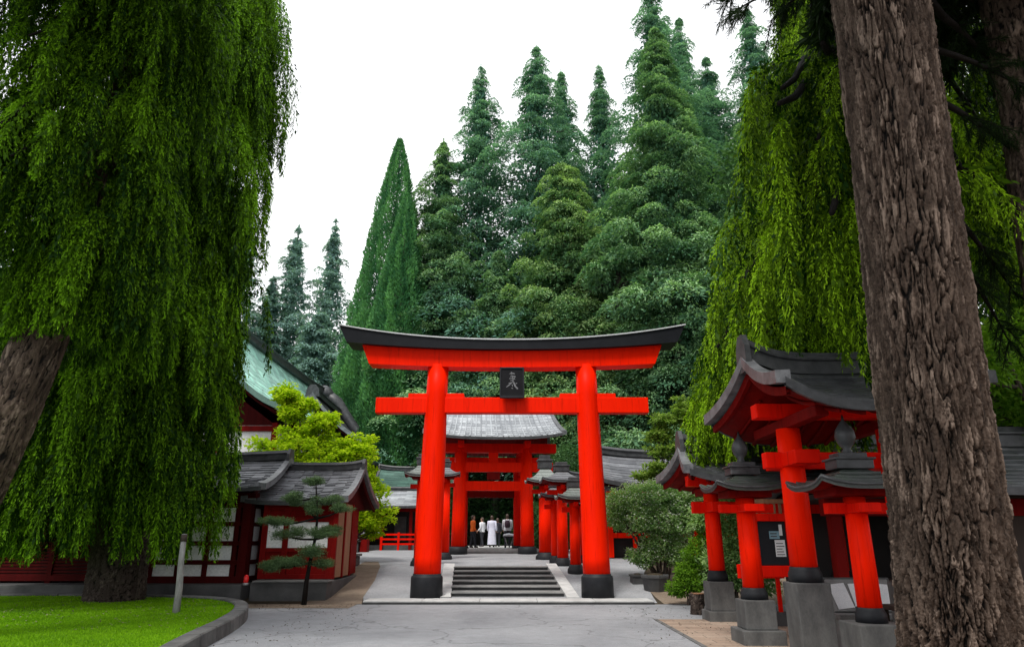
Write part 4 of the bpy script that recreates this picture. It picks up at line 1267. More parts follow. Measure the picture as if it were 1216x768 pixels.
wg = empty('low_wing', (-7.3, 20.9, 0), 0, 'low red wing with pale panels, grey shingle roof and stone plinth left of the steps', 'building')
MB().b2(.35, 2.38, -1.55, 3.2, -.1, .50).build('plinth', M['stone_dark'], wg, .02)
MB().b2(.42, 2.44, -1.62, -1.0, .50, .54).build('plinth_cap', M['stone'], wg, .01)
WY = -.75
wl = MB()
wl.b2(.30, 2.25, WY + .04, WY + 3.2, .56, 2.62)
wl.build('wall', M['red_dark'], wg)
wf = MB()
for x in (.32, .92, 2.2): wf.b2(x - .08, x + .08, WY - .04, WY + .06, .54, 2.62)
for z, hh in ((.60, .06), (1.30, .05), (2.12, .06), (2.5, .12)): wf.b2(.3, 2.22, WY - .03, WY + .05, z - hh, z + hh)
wf.build('timber_frame', M['red_dark'], wg, .006)
for a, b in ((.40, .84), (1.0, 1.48), (1.49, 2.12)):
    MB().b2(a, b, WY + .0, WY + .03, 1.36, 2.05).build('panel', M['white_wall'], wg)
MB().b2(2.26, 2.33, WY - .02, WY + 1.9, .56, 2.6).build('side_board', M['wood'], wg, .006)
sf = MB()
for y in (WY - .02, WY + .95, WY + 1.9): sf.b2(2.255, 2.37, y - .06, y + .06, .54, 2.62)
sf.build('side_frame', M['red_dark'], wg, .005)
curved_roof(wg, (1.15, 1.35, 2.62), 2.75, 2.35, 1.1, 'tile', lift=.06, conc=.45, rows=14, thick=.12, ridge=(.24, .26), flare=.02, soffit='red_deep', jag=.03, cell=.3)
gw = MB(); gw.add([(2.3, -.6, 2.5), (2.3, 3.2, 2.5), (2.3, 1.35, 3.5)], [(0, 1, 2)]); gw.add([(2.28, -.6, 2.5), (2.28, 3.2, 2.5), (2.28, 1.35, 3.5)], [(2, 1, 0)])
gw.build('gable_wall', M['red_deep'], wg)

rlamp = empty('red_lamp', tuple(gp(300, 697, .44)), 0, 'small red beacon lamp on the plinth corner by the downpipe', 'lamp')
rlamp.location = (-7.0, 19.15, .44)
MB().lathe([(.07, 0), (.07, .05), (.05, .06)], n=16).build('base', M['metal'], rlamp)
MB().lathe([(.055, .06), (.065, .10), (.065, .20), (.04, .25), (.01, .262)], n=16).build('lens', M['lamp_red'], rlamp)

# big hall with green copper roof
gh = empty('copper_hall', (-14.6, 40.5, 0), 0, 'tall hall under a sweeping green copper roof behind the yellow maple', 'building')
curved_roof(gh, (0, 0, 6.6), 22.0, 5.1, 5.4, 'copper', lift=.35, conc=.78, rows=22, thick=.25, rot=PI / 2, ridge=(.6, .55), flare=.03, jag=.008, cell=.6, soffit='red_deep', nx=20, edge='copper_dark', rafters=.6)
MB().b2(-3.9, 3.9, -9.6, 9.6, 0, 6.5).build('wall', M['white_wall'], gh)
f_ = MB()
for y in (-9.66, -6.4, -3.2, 0, 3.2, 6.4, 9.66):
    f_.b2(3.86, 4.02, y - .14, y + .14, 0, 6.6)
for x in (-3.9, -1.3, 1.3, 3.9): f_.b2(x - .14, x + .14, -9.72, -9.58, 0, 6.6)
for z in (1.1, 3.6, 5.0, 6.35):
    f_.b2(3.87, 3.99, -9.6, 9.6, z - .12, z + .12); f_.b2(-3.9, 3.9, -9.7, -9.59, z - .12, z + .12)
f_.build('timber_frame', M['red_dark'], gh)
gg = MB(); gg.add([(-3.9, -9.62, 6.5), (3.9, -9.62, 6.5), (2.2, -9.62, 7.7), (1.0, -9.62, 9.4), (0, -9.62, 11.2), (-1.0, -9.62, 9.4), (-2.2, -9.62, 7.7)], [tuple(range(7))]); gg.build('gable_wall', M['red_deep'], gh)
oc = MB()
oc.tube([(.4, 10.9, 12.0), (1.2, 11.05, 11.5), (2.2, 11.15, 10.1), (3.3, 11.2, 8.8), (4.3, 11.25, 7.9), (5.3, 11.3, 7.35)], [.55, .5, .42, .38, .34, .28], 10)
oc.lathe([(.1, 0), (.62, .1), (.7, .5), (.45, .9), (.1, 1.1)], (.3, 10.9, 11.7), 14)
oc.build('hip_ornament', M['ridge'], gh)

rh = empty('rear_hall', (-13.2, 55, 0), 0, 'farther hall with dark roof edge and red and white wall behind the maple', 'building')
curved_roof(rh, (0, 0, 7.4), 21, 3.5, 3.2, 'tile_dark', lift=.3, conc=.4, rows=14, thick=.3, rot=PI / 2, ridge=(.5, .5), soffit='red_deep', cell=.7, flare=.02)
MB().b2(-2.6, 2.6, -9.6, 9.6, 0, 7.2).build('wall', M['red_deep'], rh)
for i in range(6): MB().b2(2.58, 2.63, -9 + i * 3.0, -7.2 + i * 3.0, 4.6, 6.4).build('panel', M['white_wall'], rh)
MB().b2(2.6, 3.3, -9.6, 9.6, 4.05, 4.3).build('balcony', M['red_side'], rh, .02)
MB().b2(2.55, 3.0, -9.9, 9.9, 6.7, 7.2).build('eave_beam', M['red_dark'], rh, .02)

# low gallery with railing
gl_ = empty('gallery_house', (-7.4, 42.5, zt(42)), 0, 'low grey-roofed gallery with white panel and dark veranda beyond the court', 'building')
curved_roof(gl_, (0.2, 1.5, 2.5), 5.6, 2.2, 1.05, 'tile_pale', lift=.08, conc=.35, rows=10, thick=.14, ridge=(.3, .25), flare=.02, soffit='red_deep', cell=.4)
MB().b2(-2.3, 2.7, 1.2, 3.0, 0, 2.5).build('wall', M['dark_in'], gl_)
f_ = MB()
for x in (-2.3, -1.75, -.35, 1.35, 2.6): f_.b2(x - .09, x + .09, -.1, .08, 0, 2.5)
f_.b2(-2.3, 2.7, -.08, .06, 2.2, 2.45); f_.b2(-1.75, -.35, -.07, .05, .62, .85); f_.b2(-1.75, -.35, -.07, .05, 1.95, 2.2)
f_.build('timber_frame', M['red_dark'], gl_, .01)
MB().b2(-1.65, -.45, -.03, .02, .86, 1.95).build('panel', M['white_wall'], gl_)
MB().b2(.2, .9, 1.1, 1.19, .5, 1.95).build('panel', M['stone_dark'], gl_)
MB().b2(-2.3, 2.7, .0, 1.2, -.05, .28).build('veranda', M['stone_dark'], gl_)
fn = empty('red_fence', (-5.9, 41.6, zt(41)), 0, 'low open red rail fence in front of the gallery', 'fence')
fr_ = MB()
for z in (.35, .62, .88): fr_.b2(-1.7, 2.2, -.04, .04, z - .05, z + .05)
fr_.build('rail', M['red_side'], fn, .006)
for x in (-1.7, -.7, .3, 1.3, 2.2): MB().b2(x - .06, x + .06, -.07, .07, -.05, 1.0).build('post', M['red_side'], fn, .006)
ug = empty('green_roof_house', (-6.6, 48.5, zt(48)), 0, 'small upper roof of dull green copper over the gallery', 'building')
curved_roof(ug, (0, 0, 3.9), 5.2, 2.2, 1.3, 'copper_dark', lift=.2, conc=.5, rows=8, thick=.14, ridge=(.3, .3), soffit='red_deep', cell=.5)
MB().b2(-2.1, 2.1, -1.2, 1.2, 0, 3.9).build('wall', M['red_deep'], ug)
for x in (-1.6, 0, 1.6): MB().b2(x - .5, x + .5, -1.24, -1.21, 2.9, 3.7).build('panel', M['white_wall'], ug)

# right background hall seen behind the flowering shrub
bh = empty('swept_roof_hall', (7.6, 30.5, zt(30)), 0, 'low hall with swept grey roof and red posts behind the flowering shrub', 'building')
curved_roof(bh, (0, 0, 2.65), 8.4, 3.0, 1.5, 'tile', lift=.45, conc=.5, rows=10, thick=.16, ridge=(.4, .35), flare=.05, soffit='soffit', cell=.4)
MB().b2(-3.6, 3.6, -1.3, 1.8, 0, 2.6).build('wall', M['dark_in'], bh)
f_ = MB()
for x in (-3.6, -2.6, -1.5, -.2, 1.2, 2.4, 3.6): f_.b2(x - .10, x + .10, -1.62, -1.42, 0, 2.6)
f_.b2(-3.7, 3.7, -1.6, -1.44, 2.3, 2.6); f_.b2(-3.7, 3.7, -1.58, -1.46, .75, .95)
f_.build('timber_frame', M['red'], bh, .01)
sh = empty('side_pavilion', (3.75, 33, zt(33)), 0, 'small grey-roofed pavilion with red posts right of the big right gate post', 'building')
curved_roof(sh, (0, 0, 2.55), 2.2, 1.6, .9, 'tile_pale', lift=.12, conc=.5, rows=7, thick=.12, ridge=(.24, .24), cell=.35)
for x in (-.75, .1, .75):
    for y in (-.9, .9): MB().lathe([(.09, 0), (.09, 2.5)], (x, y, 0), 14).build('post', M['red'], sh)
MB().b2(-.9, .9, .5, .6, 0, 2.4).build('rear_wall', M['dark_in'], sh)
MB().b2(-.9, .9, -1.0, -.85, 2.2, 2.5).build('lintel', M['red_side'], sh, .01)
MB().b2(-.8, .8, -.95, -.87, .55, .8).build('rail', M['red_side'], sh, .01)

# planters, stump, stake, trough
def planter(px, py, w_, h_, label, kind):
    p = gp(px, py, .12)
    o = empty('planter_box', tuple(p), R(4), label, 'planter')
    if kind:
        MB().lathe([(w_ * .42, 0), (w_ * .5, h_ * .8), (w_ * .54, h_ * .82), (w_ * .54, h_), (w_ * .47, h_), (w_ * .46, h_ * .88)], n=8).build('tub', M['stone_dark'], o, .008)
    else:
        b = MB(); b.b2(-w_ / 2, w_ / 2, -w_ / 2, w_ / 2, 0, h_); b.b2(-w_ / 2 - .03, w_ / 2 + .03, -w_ / 2 - .03, w_ / 2 + .03, h_ - .06, h_ + .001); b.build('tub', M['stone_dark'], o, .01)
    MB().lathe([(w_ * .44, h_ - .03), (w_ * .2, h_ + .03), (.01, h_ + .04)], n=12).build('soil', M['dirt'], o)
    return o
planter(757.5, 701, .36, .46, 'small square dark planter left of the wide tub', 0)
planter(779, 704, .76, .50, 'wide dark eight-sided tub under the flowering shrub', 1)
o = empty('stone_bench', tuple(gp(766, 678, .45)), 0, 'flat grey stone bench beside the flowering shrub', 'bench')
o.location.z = zt(o.location.y)
MB().b2(-.35, .35, -.2, .2, .30, .40).build('seat', M['stone'], o, .01)
for dx in (-.24, .24): MB().b2(dx - .07, dx + .07, -.16, .16, -.05, .30).build('leg', M['stone_dark'], o, .01)
p = gp(831, 730, .0)
bark_trunk('wooden_stump', [(p.x, p.y + .15, -.05), (p.x, p.y + .15, .2), (p.x + .01, p.y + .15, .44)], [.165, .155, .15], M['bark_dark'], None, 60, 40, (.06, .2), .015, 3)
stump = bpy.data.objects['wooden_stump']
tag(stump, 'short dark wooden stump at the edge of the beige paving', 'stump')
MB().lathe([(.155, .0), (.15, .012)], (p.x + .01, p.y + .15, .43), 20).build('cut_face', M['wood'], stump)
b0, b1 = gp(209, 727, .17), None
b1 = at(219, 634, b0.y + .25)
sp = empty('tree_stake', tuple(b0), 0, 'thin leaning grey stake standing in the lawn under the hanging boughs', 'stake')
d = b1 - b0
MB().tube([(0, 0, -.1), tuple(d * .3 + Vector((.012, 0, 0))), tuple(d * .65 - Vector((.01, 0, 0))), tuple(d)], [.075, .068, .06, .055], 12).build('pole', M['stake'], sp)
MB().tube([tuple(d * .90), tuple(d * .99)], [.066, .066], 12).build('binding', M['wood_dark'], sp)
tr_ = empty('stone_trough', (-8.3, 36.5, zt(36)), 0, 'small roofed stone water trough at the left end of the court', 'trough')
MB().b2(-.55, .55, -.35, .35, 0, .5).build('basin', M['stone_dark'], tr_, .02)
MB().b2(-.65, .65, -.42, .42, .5, .62).build('rim', M['stone'], tr_, .02)
MB().b2(.62, .98, -.3, .3, 0, .65).build('side_block', M['red_dark'], tr_, .02)
m = MB(); rows_ = []
for i in range(13):
    u = -1 + i / 6
    rows_.append([(u * .75, -.4, 1.05 + .16 * (1 - u * u)), (u * .75, .4, 1.05 + .16 * (1 - u * u)), (u * .75, .4, 1.11 + .16 * (1 - u * u)), (u * .75, -.4, 1.11 + .16 * (1 - u * u)), (u * .75, -.4, 1.05 + .16 * (1 - u * u))])
m.sheet(rows_); m.build('hood', M['red_dark'], tr_)
for s in (-1, 1): MB().b2(s * .5 - .05, s * .5 + .05, -.05, .05, .62, 1.12).build('post', M['wood_dark'], tr_)

# ------------------------------------------------------------------ near trees
# big weeping tree on the lawn
def interp_path(pts):
    P = np.array([tuple(p) for p in pts])
    def f(z):
        return (float(np.interp(z, P[:, 2], P[:, 0])), float(np.interp(z, P[:, 2], P[:, 1])), z)
    return f
t1 = empty('weeping_tree', (0, 0, 0), 0, 'huge weeping evergreen with furrowed trunk standing on the lawn before the lattice hall', 'tree')
P1 = [(-9.75, 17.9, -.6), (-9.7, 17.9, 1.5), (-9.75, 17.8, 4), (-9.9, 17.8, 9), (-9.8, 17.9, 15), (-9.7, 18, 22)]
bark_trunk('trunk', P1, [.72, .66, .58, .46, .3, .12], M['bark_dark'], t1, 150, 520, (.085, .5), .035, 2, .24)
f1 = interp_path(P1)
tw = MB()
limbs = []
for i in range(50):
    za = 4.8 + 15.3 * ((i + random.random()) / 50)
    az = R(-90 + (random.uniform(-105, 105) if i % 4 else random.uniform(-180, 180)))
    ca = math.cos(az)
    reach = (2.9 if ca > .3 else 3.4) * random.uniform(.62, 1.06) * (1 - .32 * max(0, (za - 13) / 8))
    limbs.append((za, az, reach, random.uniform(1.0, 2.0) + .25 * reach))
for i in range(30):
    az = R(-90 + random.uniform(-110, 85))
    limbs.append((random.uniform(4.6, 8.5), az, (2.8 if math.cos(az) > .3 else 3.3) * random.uniform(.8, 1.04), random.uniform(1.6, 3.0)))
for i in range(16):
    limbs.append((random.uniform(4.2, 5.6), R(-90 + random.uniform(-100, 60)), random.uniform(1.8, 3.0), random.uniform(1.2, 2.2)))
for i in range(24):
    limbs.append((6 + 14 * (i + random.random()) / 24, R(random.uniform(-70, 25)), random.uniform(1.5, 2.6), random.uniform(.9, 1.8)))
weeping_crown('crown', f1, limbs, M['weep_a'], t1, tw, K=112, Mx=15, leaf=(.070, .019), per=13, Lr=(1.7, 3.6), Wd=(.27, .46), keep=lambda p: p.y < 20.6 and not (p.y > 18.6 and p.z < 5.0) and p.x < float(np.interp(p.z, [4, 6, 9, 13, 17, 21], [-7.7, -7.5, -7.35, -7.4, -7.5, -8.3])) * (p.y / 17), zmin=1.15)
tw.build('limbs', M['bark_dark'], t1)

# leaning weeping tree at the near left
t2 = empty('leaning_weeping_tree', (0, 0, 0), 0, 'nearer weeping evergreen with a bare leaning trunk at the far left', 'tree')
P2 = [(-9.35, 11, -.1), (-8.35, 11, 2.6), (-7.75, 11, 6.0), (-7.35, 11.2, 10), (-7.2, 11.5, 15)]
bark_trunk('trunk', P2, [.48, .40, .36, .27, .12], M['bark'], t2, 150, 420, (.07, .6), .03, 4, .1)
f2 = interp_path(P2)
tw = MB(); limbs = []
for i in range(62):
    za = 6.2 + 8.2 * ((i + random.random()) / 62)
    az = R(random.uniform(-180, 180)) if i % 3 else R(-90 + random.uniform(-80, 80))
    ca = math.cos(az)
    reach = (1.15 if ca > .2 else 2.3) * random.uniform(.7, 1.1)
    limbs.append((za, az, reach, random.uniform(.5, 1.1) + .2 * reach))
limbs += [(6.25, R(-70), .75, .35), (6.2, R(10), .75, .5), (6.3, R(-140), 1.0, .4), (6.3, R(-40), .85, .5), (6.5, R(170), 1.2, .5), (6.4, R(-100), .8, .4)]
for i in range(26):  # overhead limbs out of view, added to shade the near foliage
    limbs.append((random.uniform(11.5, 15), R(-100 + random.uniform(-75, 60)), random.uniform(3.0, 6.0), random.uniform(.4, 1.0)))
def keep2(p):
    if p.y < 9 and p.z < 2.9 + p.y * 1.02: return False
    if p.y < 11.0 and p.z < 6.2: return False
    return True
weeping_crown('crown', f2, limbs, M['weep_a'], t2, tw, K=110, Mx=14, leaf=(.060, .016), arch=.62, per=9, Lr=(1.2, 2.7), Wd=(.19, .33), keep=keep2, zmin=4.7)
tw.build('limbs', M['bark_dark'], t2)

# yellow-green weeping tree on the right
t3 = empty('yellow_weeping_tree', (0, 0, 0), 0, 'yellow-green weeping evergreen hanging over the side gates, behind the big pine trunk', 'tree')
P3 = [(8.9, 15.4, -.1), (8.8, 15.3, 4), (8.75, 15.2, 9), (8.8, 15.2, 14), (8.8, 15.2, 20)]
bark_trunk('trunk', P3, [.6, .5, .42, .3, .1], M['bark_dark'], t3, 100, 300, (.09, .4), .03, 6, .2)
f3 = interp_path(P3)
tw = MB(); limbs = []
for i in range(54):
    za = 6.2 + 12.5 * ((i + random.random()) / 54) ** 1.05
    az = R(random.uniform(125, 285)) if i % 5 else R(random.uniform(60, 250))
    ca = math.cos(az)
    reach = float(np.interp(za, [6.2, 8, 11, 15, 19], [5.2, 4.7, 3.7, 2.7, 1.4])) * random.uniform(.66, 1.05)
    limbs.append((za, az, reach, random.uniform(1.0, 1.7) + .30 * reach))
for i in range(26):
    limbs.append((random.uniform(6.0, 9.5), R(random.uniform(160, 215)), random.uniform(3.8, 5.0), random.uniform(1.6, 2.8)))
for i in range(16):
    limbs.append((random.uniform(6.8, 10.5), R(random.uniform(233, 246)), random.uniform(7.3, 8.4), random.uniform(1.6, 2.6)))
def keep3(p):
    if 8.75 < p.y < 13.2 and p.z < 5.2: return False
    if p.y < 7.9 or (p.y < 8.9 and p.z > 6.5): return False
    if p.x < float(np.interp(p.z, [4.3, 5.6, 6.6, 8.4, 10.4, 13, 15], [3.95, 4.35, 4.9, 5.7, 6.1, 6.9, 7.4])) * (p.y / 14): return False
    return True
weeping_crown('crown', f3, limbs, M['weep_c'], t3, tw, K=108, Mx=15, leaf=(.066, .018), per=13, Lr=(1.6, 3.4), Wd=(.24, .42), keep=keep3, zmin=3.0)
tw.build('limbs', M['bark_dark'], t3)

# big pine trunk at the right
t4 = empty('big_pine_tree', (0, 0, 0), 0, 'massive pine trunk with deeply furrowed brown bark in the right foreground', 'tree')
b_, t_ = at(1142, 768, 7.5), at(1047, 0, 6.5)
P4 = [b_ + (b_ - t_) * .16, b_, b_.lerp(t_, .5) + Vector((-.03, 0, 0)), t_, t_ + (t_ - b_) * .5 + Vector((0, .3, 0))]
P4[0].z = -.1
bark_trunk('trunk', P4, [.63, .53, .505, .49, .42], M['bark'], t4, 500, 1400, (.070, .46), .062, 9, .05)
def needle_spray(pts, nper, nl, nw, seed=0, t0=.3):
    """needles round a twig path"""
    P = np.array([tuple(p) for p in pts]); m = len(P) - 1
    s = rng.random(nper) * m
    i = np.minimum(s.astype(int), m - 1); f = (s - i)[:, None]
    Q = P[i] * (1 - f) + P[i + 1] * f
    T = unit(P[i + 1] - P[i])
    A = unit(T * .75 + rng.normal(size=Q.shape) * .55 + np.array([0, 0, -.25]))
    return leaves(Q, A, nl * rng.uniform(.7, 1.2, nper), nw), np.clip(t0 + rng.normal(size=nper) * .18, 0, 1)
def pine_bough(p0, dirv, L, tmb, parts, ntw=14, droop=.5, t0=.3, nl=.13, nw=.007, per=90):
    d = Vector(dirv).normalized()
    pts = [p0 + d * L * k / 6 + Vector((0, 0, -droop * L * (k / 6) ** 2)) for k in range(7)]
    tmb.tube(pts, [.05 * (1 - .85 * k / 6) for k in range(7)], 6)
    sd_ = d.cross(Vector((0, 0, 1))).normalized()
    for k in range(ntw):
        f = random.uniform(.2, 1.0) * 6
        i = min(int(f), 5); q = pts[i].lerp(pts[i + 1], f - i)
        e = (d * random.uniform(.2, .8) + sd_ * random.choice((-1, 1)) * random.uniform(.3, 1.0) + Vector((0, 0, random.uniform(-1.0, .1)))).normalized()
        l = random.uniform(.25, .6) * (L / 2.0) ** .5
        tp = [q, q + e * l * .5, q + e * l + Vector((0, 0, -.18 * l))]
        tmb.tube(tp, [.010, .007, .003], 4)
        parts.append(needle_spray(tp, per, nl, nw, t0=t0))
parts = []; tw = MB()
Tt = interp_path(P4)
# hanging boughs seen to the right of the trunk and along the top edge
for px, py, Y, dx, dy, dz, L, t0 in ((1112, 60, 7.4, 1, .25, -.05, 1.7, .25), (1115, 120, 7.6, 1, .4, -.15, 1.6, .3), (1120, 20, 7.6, .8, .5, .0, 1.6, .2),
        (1128, 250, 8.0, .55, .2, -.5, 1.2, .45), (1135, 300, 8.2, .5, .2, -.7, 1.1, .5), (1140, 200, 8.6, .9, .3, -.2, 1.5, .3), 
        (1150, -10, 9.8, .4, .3, -.4, 1.7, .25), (1185, 30, 10.0, -.3, .2, -.5, 1.6, .3), (1165, 60, 10.2, .2, .2, -.7, 1.5, .3), (1140, 30, 10.0, .3, .3, -.6, 1.6, .25), (1125, 90, 9.4, .6, .3, -.6, 1.4, .3),
        (985, -30, 7.0, -.9, .1, -.10, 1.2, .25), (970, -55, 7.2, -.8, .2, -.12, 1.3, .2), (1000, -40, 7.3, -.9, .5, -.25, 1.0, .2)):
    pine_bough(at(px, py, Y), (dx, dy, dz), L, tw, parts, 18, .25, t0, nl=.12, nw=.008, per=110)
    a_ = at(px, py, Y)
    tw.tube([Vector(Tt(a_.z + .25)), Vector(Tt(a_.z + .25)).lerp(a_, .5) + Vector((0, 0, .08)), a_], [.07, .06, .05], 7)
# crown out of view, widened and thickened to shade the right side
for i in range(70):
    z = random.uniform(9.0, 16)
    c_ = Vector(Tt(z)); az = random.uniform(0, 2 * PI); L = random.uniform(2.8, 6.2) * (.40 if math.cos(az) < .1 and math.sin(az) > -.6 else 1)
    pine_bough(c_, (math.cos(az), math.sin(az), .18), L, tw, parts, 36, .10, .25, nl=.30, nw=.05, per=100)
foliage('crown', parts, M['pine'], t4)
tw.build('limbs', M['bark_dark'], t4)

t5 = empty('edge_pine_tree', (0, 0, 0), 0, 'second pine trunk cut by the right edge of the view', 'tree')
P5 = [Vector((6.9, 7.8, -.1)), Vector((6.7, 7.9, 3)), at(1236, 240, 8.0), at(1203, 0, 8.0), at(1203, 0, 8.0) + Vector((-.35, 0, 3.5))]
bark_trunk('trunk', P5, [.42, .38, .34, .33, .26], M['bark'], t5, 140, 420, (.085, .4), .035, 12, .1)
parts = []; tw = MB(); T5 = interp_path(P5)
for i in range(26):
    z = random.uniform(8.6, 14)
    c_ = Vector(T5(z)); az = random.uniform(0, 2 * PI)
    pine_bough(c_, (math.cos(az), math.sin(az), .05), random.uniform(1.2, 2.6), tw, parts, 22, .3, .25, nl=.2, nw=.026, per=60)
foliage('crown', parts, M['pine'], t5); tw.build('limbs', M['bark_dark'], t5)

# leafy trees seen between the right trunks
shrub('broadleaf_tree', 'broadleaf tree with bright green leaves between the two right pine trunks', 'tree', (11.8, 14.5, 0),
      [(random.gauss(0, 1.2), random.gauss(0, 1.0), random.uniform(4.2, 9.5), 1.1, 1.0, .8) for _ in range(16)], 26000, (.16, .075), M['shrub_bright'], 14, stem_r=.14)
shrub('dark_broadleaf_tree', 'tall dark broadleaf tree filling the gap at the right edge', 'tree', (15.5, 19.5, 0),
      [(random.gauss(0, 1.9), random.gauss(0, 1.2), random.uniform(2.5, 17), 1.7, 1.4, 1.2) for _ in range(34)], 46000, (.24, .12), M['hedge'], 18, stem_r=.2)
shrub('dark_laurel', 'dense dark laurel rising over the office roof at the right edge', 'tree', (13.6, 17.6, 0),
      [(random.gauss(0, 1.5), random.gauss(0, .8), random.uniform(2.6, 9), 1.3, 1.0, 1.0) for _ in range(24)], 26000, (.22, .11), M['hedge'], 12, stem_r=.14)
shrub('tall_yew', 'dark yew standing behind the weeping tree at the right', 'tree', (12.5, 22, zt(22)),
      [(random.gauss(0, 1.5), random.gauss(0, 1.2), random.uniform(2, 15), 1.6, 1.4, 1.3) for _ in range(28)], 42000, (.24, .12), M['hedge'], 16, stem_r=.2)

# ------------------------------------------------------------------ garden plants
def blobs_at(X, Y, z0, items):
    """items: measured (px, py, rx, rz) blobs at distance Y -> local blobs around a base"""
    out = []
    for it in items:
        p = at(it[0], it[1], Y + (it[4] if len(it) > 4 else 0))
        out.append((p.x - X, p.y - Y, p.z - z0, it[2], it[2] * .9, it[3]))
    return out
b = gp(372, 700, .1); bx, by = -5.9, 20.6
bx = at(375, 600, 26.5).x
shrub('yellow_maple', 'bright yellow-green maple crown rising behind the low wing roof', 'tree', (bx, 26.5, zt(26.5)),
      sprays(blobs_at(bx, 26.5, zt(26.5), [(330, 540, 1.0, .8), (345, 525, .9, .7), (372, 525, 1.1, .75), (400, 540, 1.1, .8), (360, 555, 1.4, .8), (385, 560, 1.2, .8), (415, 560, .9, .7), (385, 500, .5, .28), (425, 535, .6, .4), (310, 555, .8, .5), (438, 600, .7, .55), (430, 575, .8, .4), (350, 490, .35, .2), (440, 620, .5, .4), (340, 470, .3, .3), (362, 480, .25, .2)]), 48, (.12, .34), .4, 1.35),
      36000, (.15, .085), M['maple'], 26, .45, stem_r=.06, shell=.1)
bx = at(800, 530, 24.5).x
shrub('pale_maple', 'soft pale green maple with airy leaves beneath the yellow weeping boughs', 'tree', (bx, 24.5, zt(24.5)),
      sprays(blobs_at(bx, 24.5, zt(24.5), [(795, 500, .7, .3), (815, 485, .6, .28), (825, 520, .8, .35), (790, 535, .6, .35), (810, 550, .7, .35), (780, 515, .4, .2), (845, 490, .6, .3), (840, 545, .7, .35), (860, 515, .8, .4), (775, 560, .5, .3), (800, 560, .6, .3)]), 30, (.12, .3), .3, 1.3),
      17000, (.13, .075), M['maple_soft'], 20, .4, stem_r=.05, shell=.1)
bx = at(785, 640, 22.0).x
shrub('flowering_shrub', 'wide flowering shrub dotted with white blossom above the planters', 'shrub', (bx, 22.0, zt(22)),
      blobs_at(bx, 22.0, zt(22), [(745, 598, .75, .45), (775, 590, .85, .5), (805, 598, .7, .45), (735, 615, .5, .35), (765, 615, .9, .45), (800, 622, .8, .45), (820, 610, .5, .45), (780, 645, .55, .35), (765, 660, .5, .3), (800, 655, .5, .4), (818, 590, .45, .35), (732, 595, .3, .25)]),
      34000, (.085, .05), M['shrub'], 12, .3, extra=(6500, (.055, .045), M['petal']), stem_r=.045, shell=.35)
bx = at(825, 700, 17.8).x
shrub('bright_bush', 'low bright green bush at the foot of the flowering shrub', 'shrub', (bx, 18.6, 0),
      blobs_at(bx, 18.6, 0, [(822, 690, .40, .30), (805, 698, .28, .20), (840, 680, .35, .35), (830, 660, .40, .40), (842, 640, .35, .40), (835, 615, .30, .30), (815, 680, .3, .25), (850, 665, .35, .4)]),
      22000, (.075, .03), M['shrub_bright'], 8, 0, stem_r=.02, shell=.3)
shrub('dark_bush', 'darker green bush behind the farthest side gate post', 'shrub', (5.4, 18.2, 0),
      [(0, 0, 1.0, .7, .6, .6), (.5, .1, 1.6, .6, .5, .5), (-.2, .2, 2.1, .5, .5, .4), (.7, 0, .7, .6, .5, .5), (.3, .2, 2.7, .5, .5, .4), (.9, .1, 2.2, .6, .5, .5)], 16000, (.10, .045), M['shrub'], 8, shell=.3)
shrub('court_shrub', 'small rounded shrub at the left end of the court beside the wing', 'shrub', (-6.3, 26.2, zt(26)),
      [(0, 0, .35, .35, .35, .3), (.25, 0, .25, .25, .25, .2), (-.2, .1, .5, .25, .25, .25)], 3500, (.08, .035), M['shrub'], 6, shell=.3)
o = empty('stone_planter', (-5.75, 25.0, zt(25)), 0, 'grey stone planter block beside the corner of the low wing', 'planter')
MB().b2(-.42, .42, -.3, .3, -.05, .32).build('block', M['stone_dark'], o, .03)
MB().b2(-.48, .48, -.36, .36, .32, .40).build('rim', M['stone'], o, .02)
shrub('red_leaf_maple', 'little dark red maple crown behind the farthest side gate', 'tree', (6.6, 20.4, zt(20)),
      [(0, 0, 3.0, .4, .4, .3), (.3, 0, 3.4, .35, .3, .25), (-.3, .1, 3.3, .3, .3, .25)], 2600, (.09, .05), M['redleaf'], 5, stem_r=.04)

# cloud-pruned pine before the low wing
NX, NY = at(366, 690, 18.55).x, 18.55
npn = empty('cloud_pine', (NX, NY, .0), 0, 'small cloud-pruned pine with flat foliage pads before the low wing', 'tree')
tm = MB()
tp = [gp(366, 706, 0), at(364, 690, NY), at(368, 668, NY), at(374, 640, NY), at(377, 615, NY), at(376, 590, NY), at(375, 570, NY)]
tp = [p - Vector((NX, NY, 0)) for p in tp]; tp[0] = Vector((tp[1].x - .02, 0, -.1))
tm.tube(tp, [.070, .058, .045, .037, .03, .022, .012], 10)
pads = [(375, 571, .26, .11), (350, 590, .42, .13), (384, 594, .62, .15), (368, 603, .40, .13), (328, 619, .34, .13), (343, 633, .40, .13), (378, 630, .50, .14), (369, 656, .36, .13), (384, 669, .30, .11), (332, 668, .42, .14), (352, 664, .26, .10), (395, 630, .26, .10), (405, 603, .25, .09), (320, 672, .2, .09)]
pb = []
for (px, py, rx, rz) in pads:
    p = at(px, py, NY + random.uniform(-.15, .15)) - Vector((NX, NY, 0))
    pb.append((p.x, p.y, p.z, rx * 1.0, rx * .8, rz * 1.15))
    k_ = min(range(1, len(tp)), key=lambda i: abs(tp[i].z - (p.z - .12)))
    a = tp[k_]; q = p - Vector((0, 0, rz * .7))
    tm.tube([a, a.lerp(q, .5) + Vector((0, 0, -.03)), q], [.032, .022, .010], 6)
tm.build('trunk', M['bark_dark'], npn)
pb = sprays(pb, 9, (.10, .24), .42, .95)
V, T = blob_leaves(pb, 46000, (.055, .013), 0, shell=.15, t0=.45)
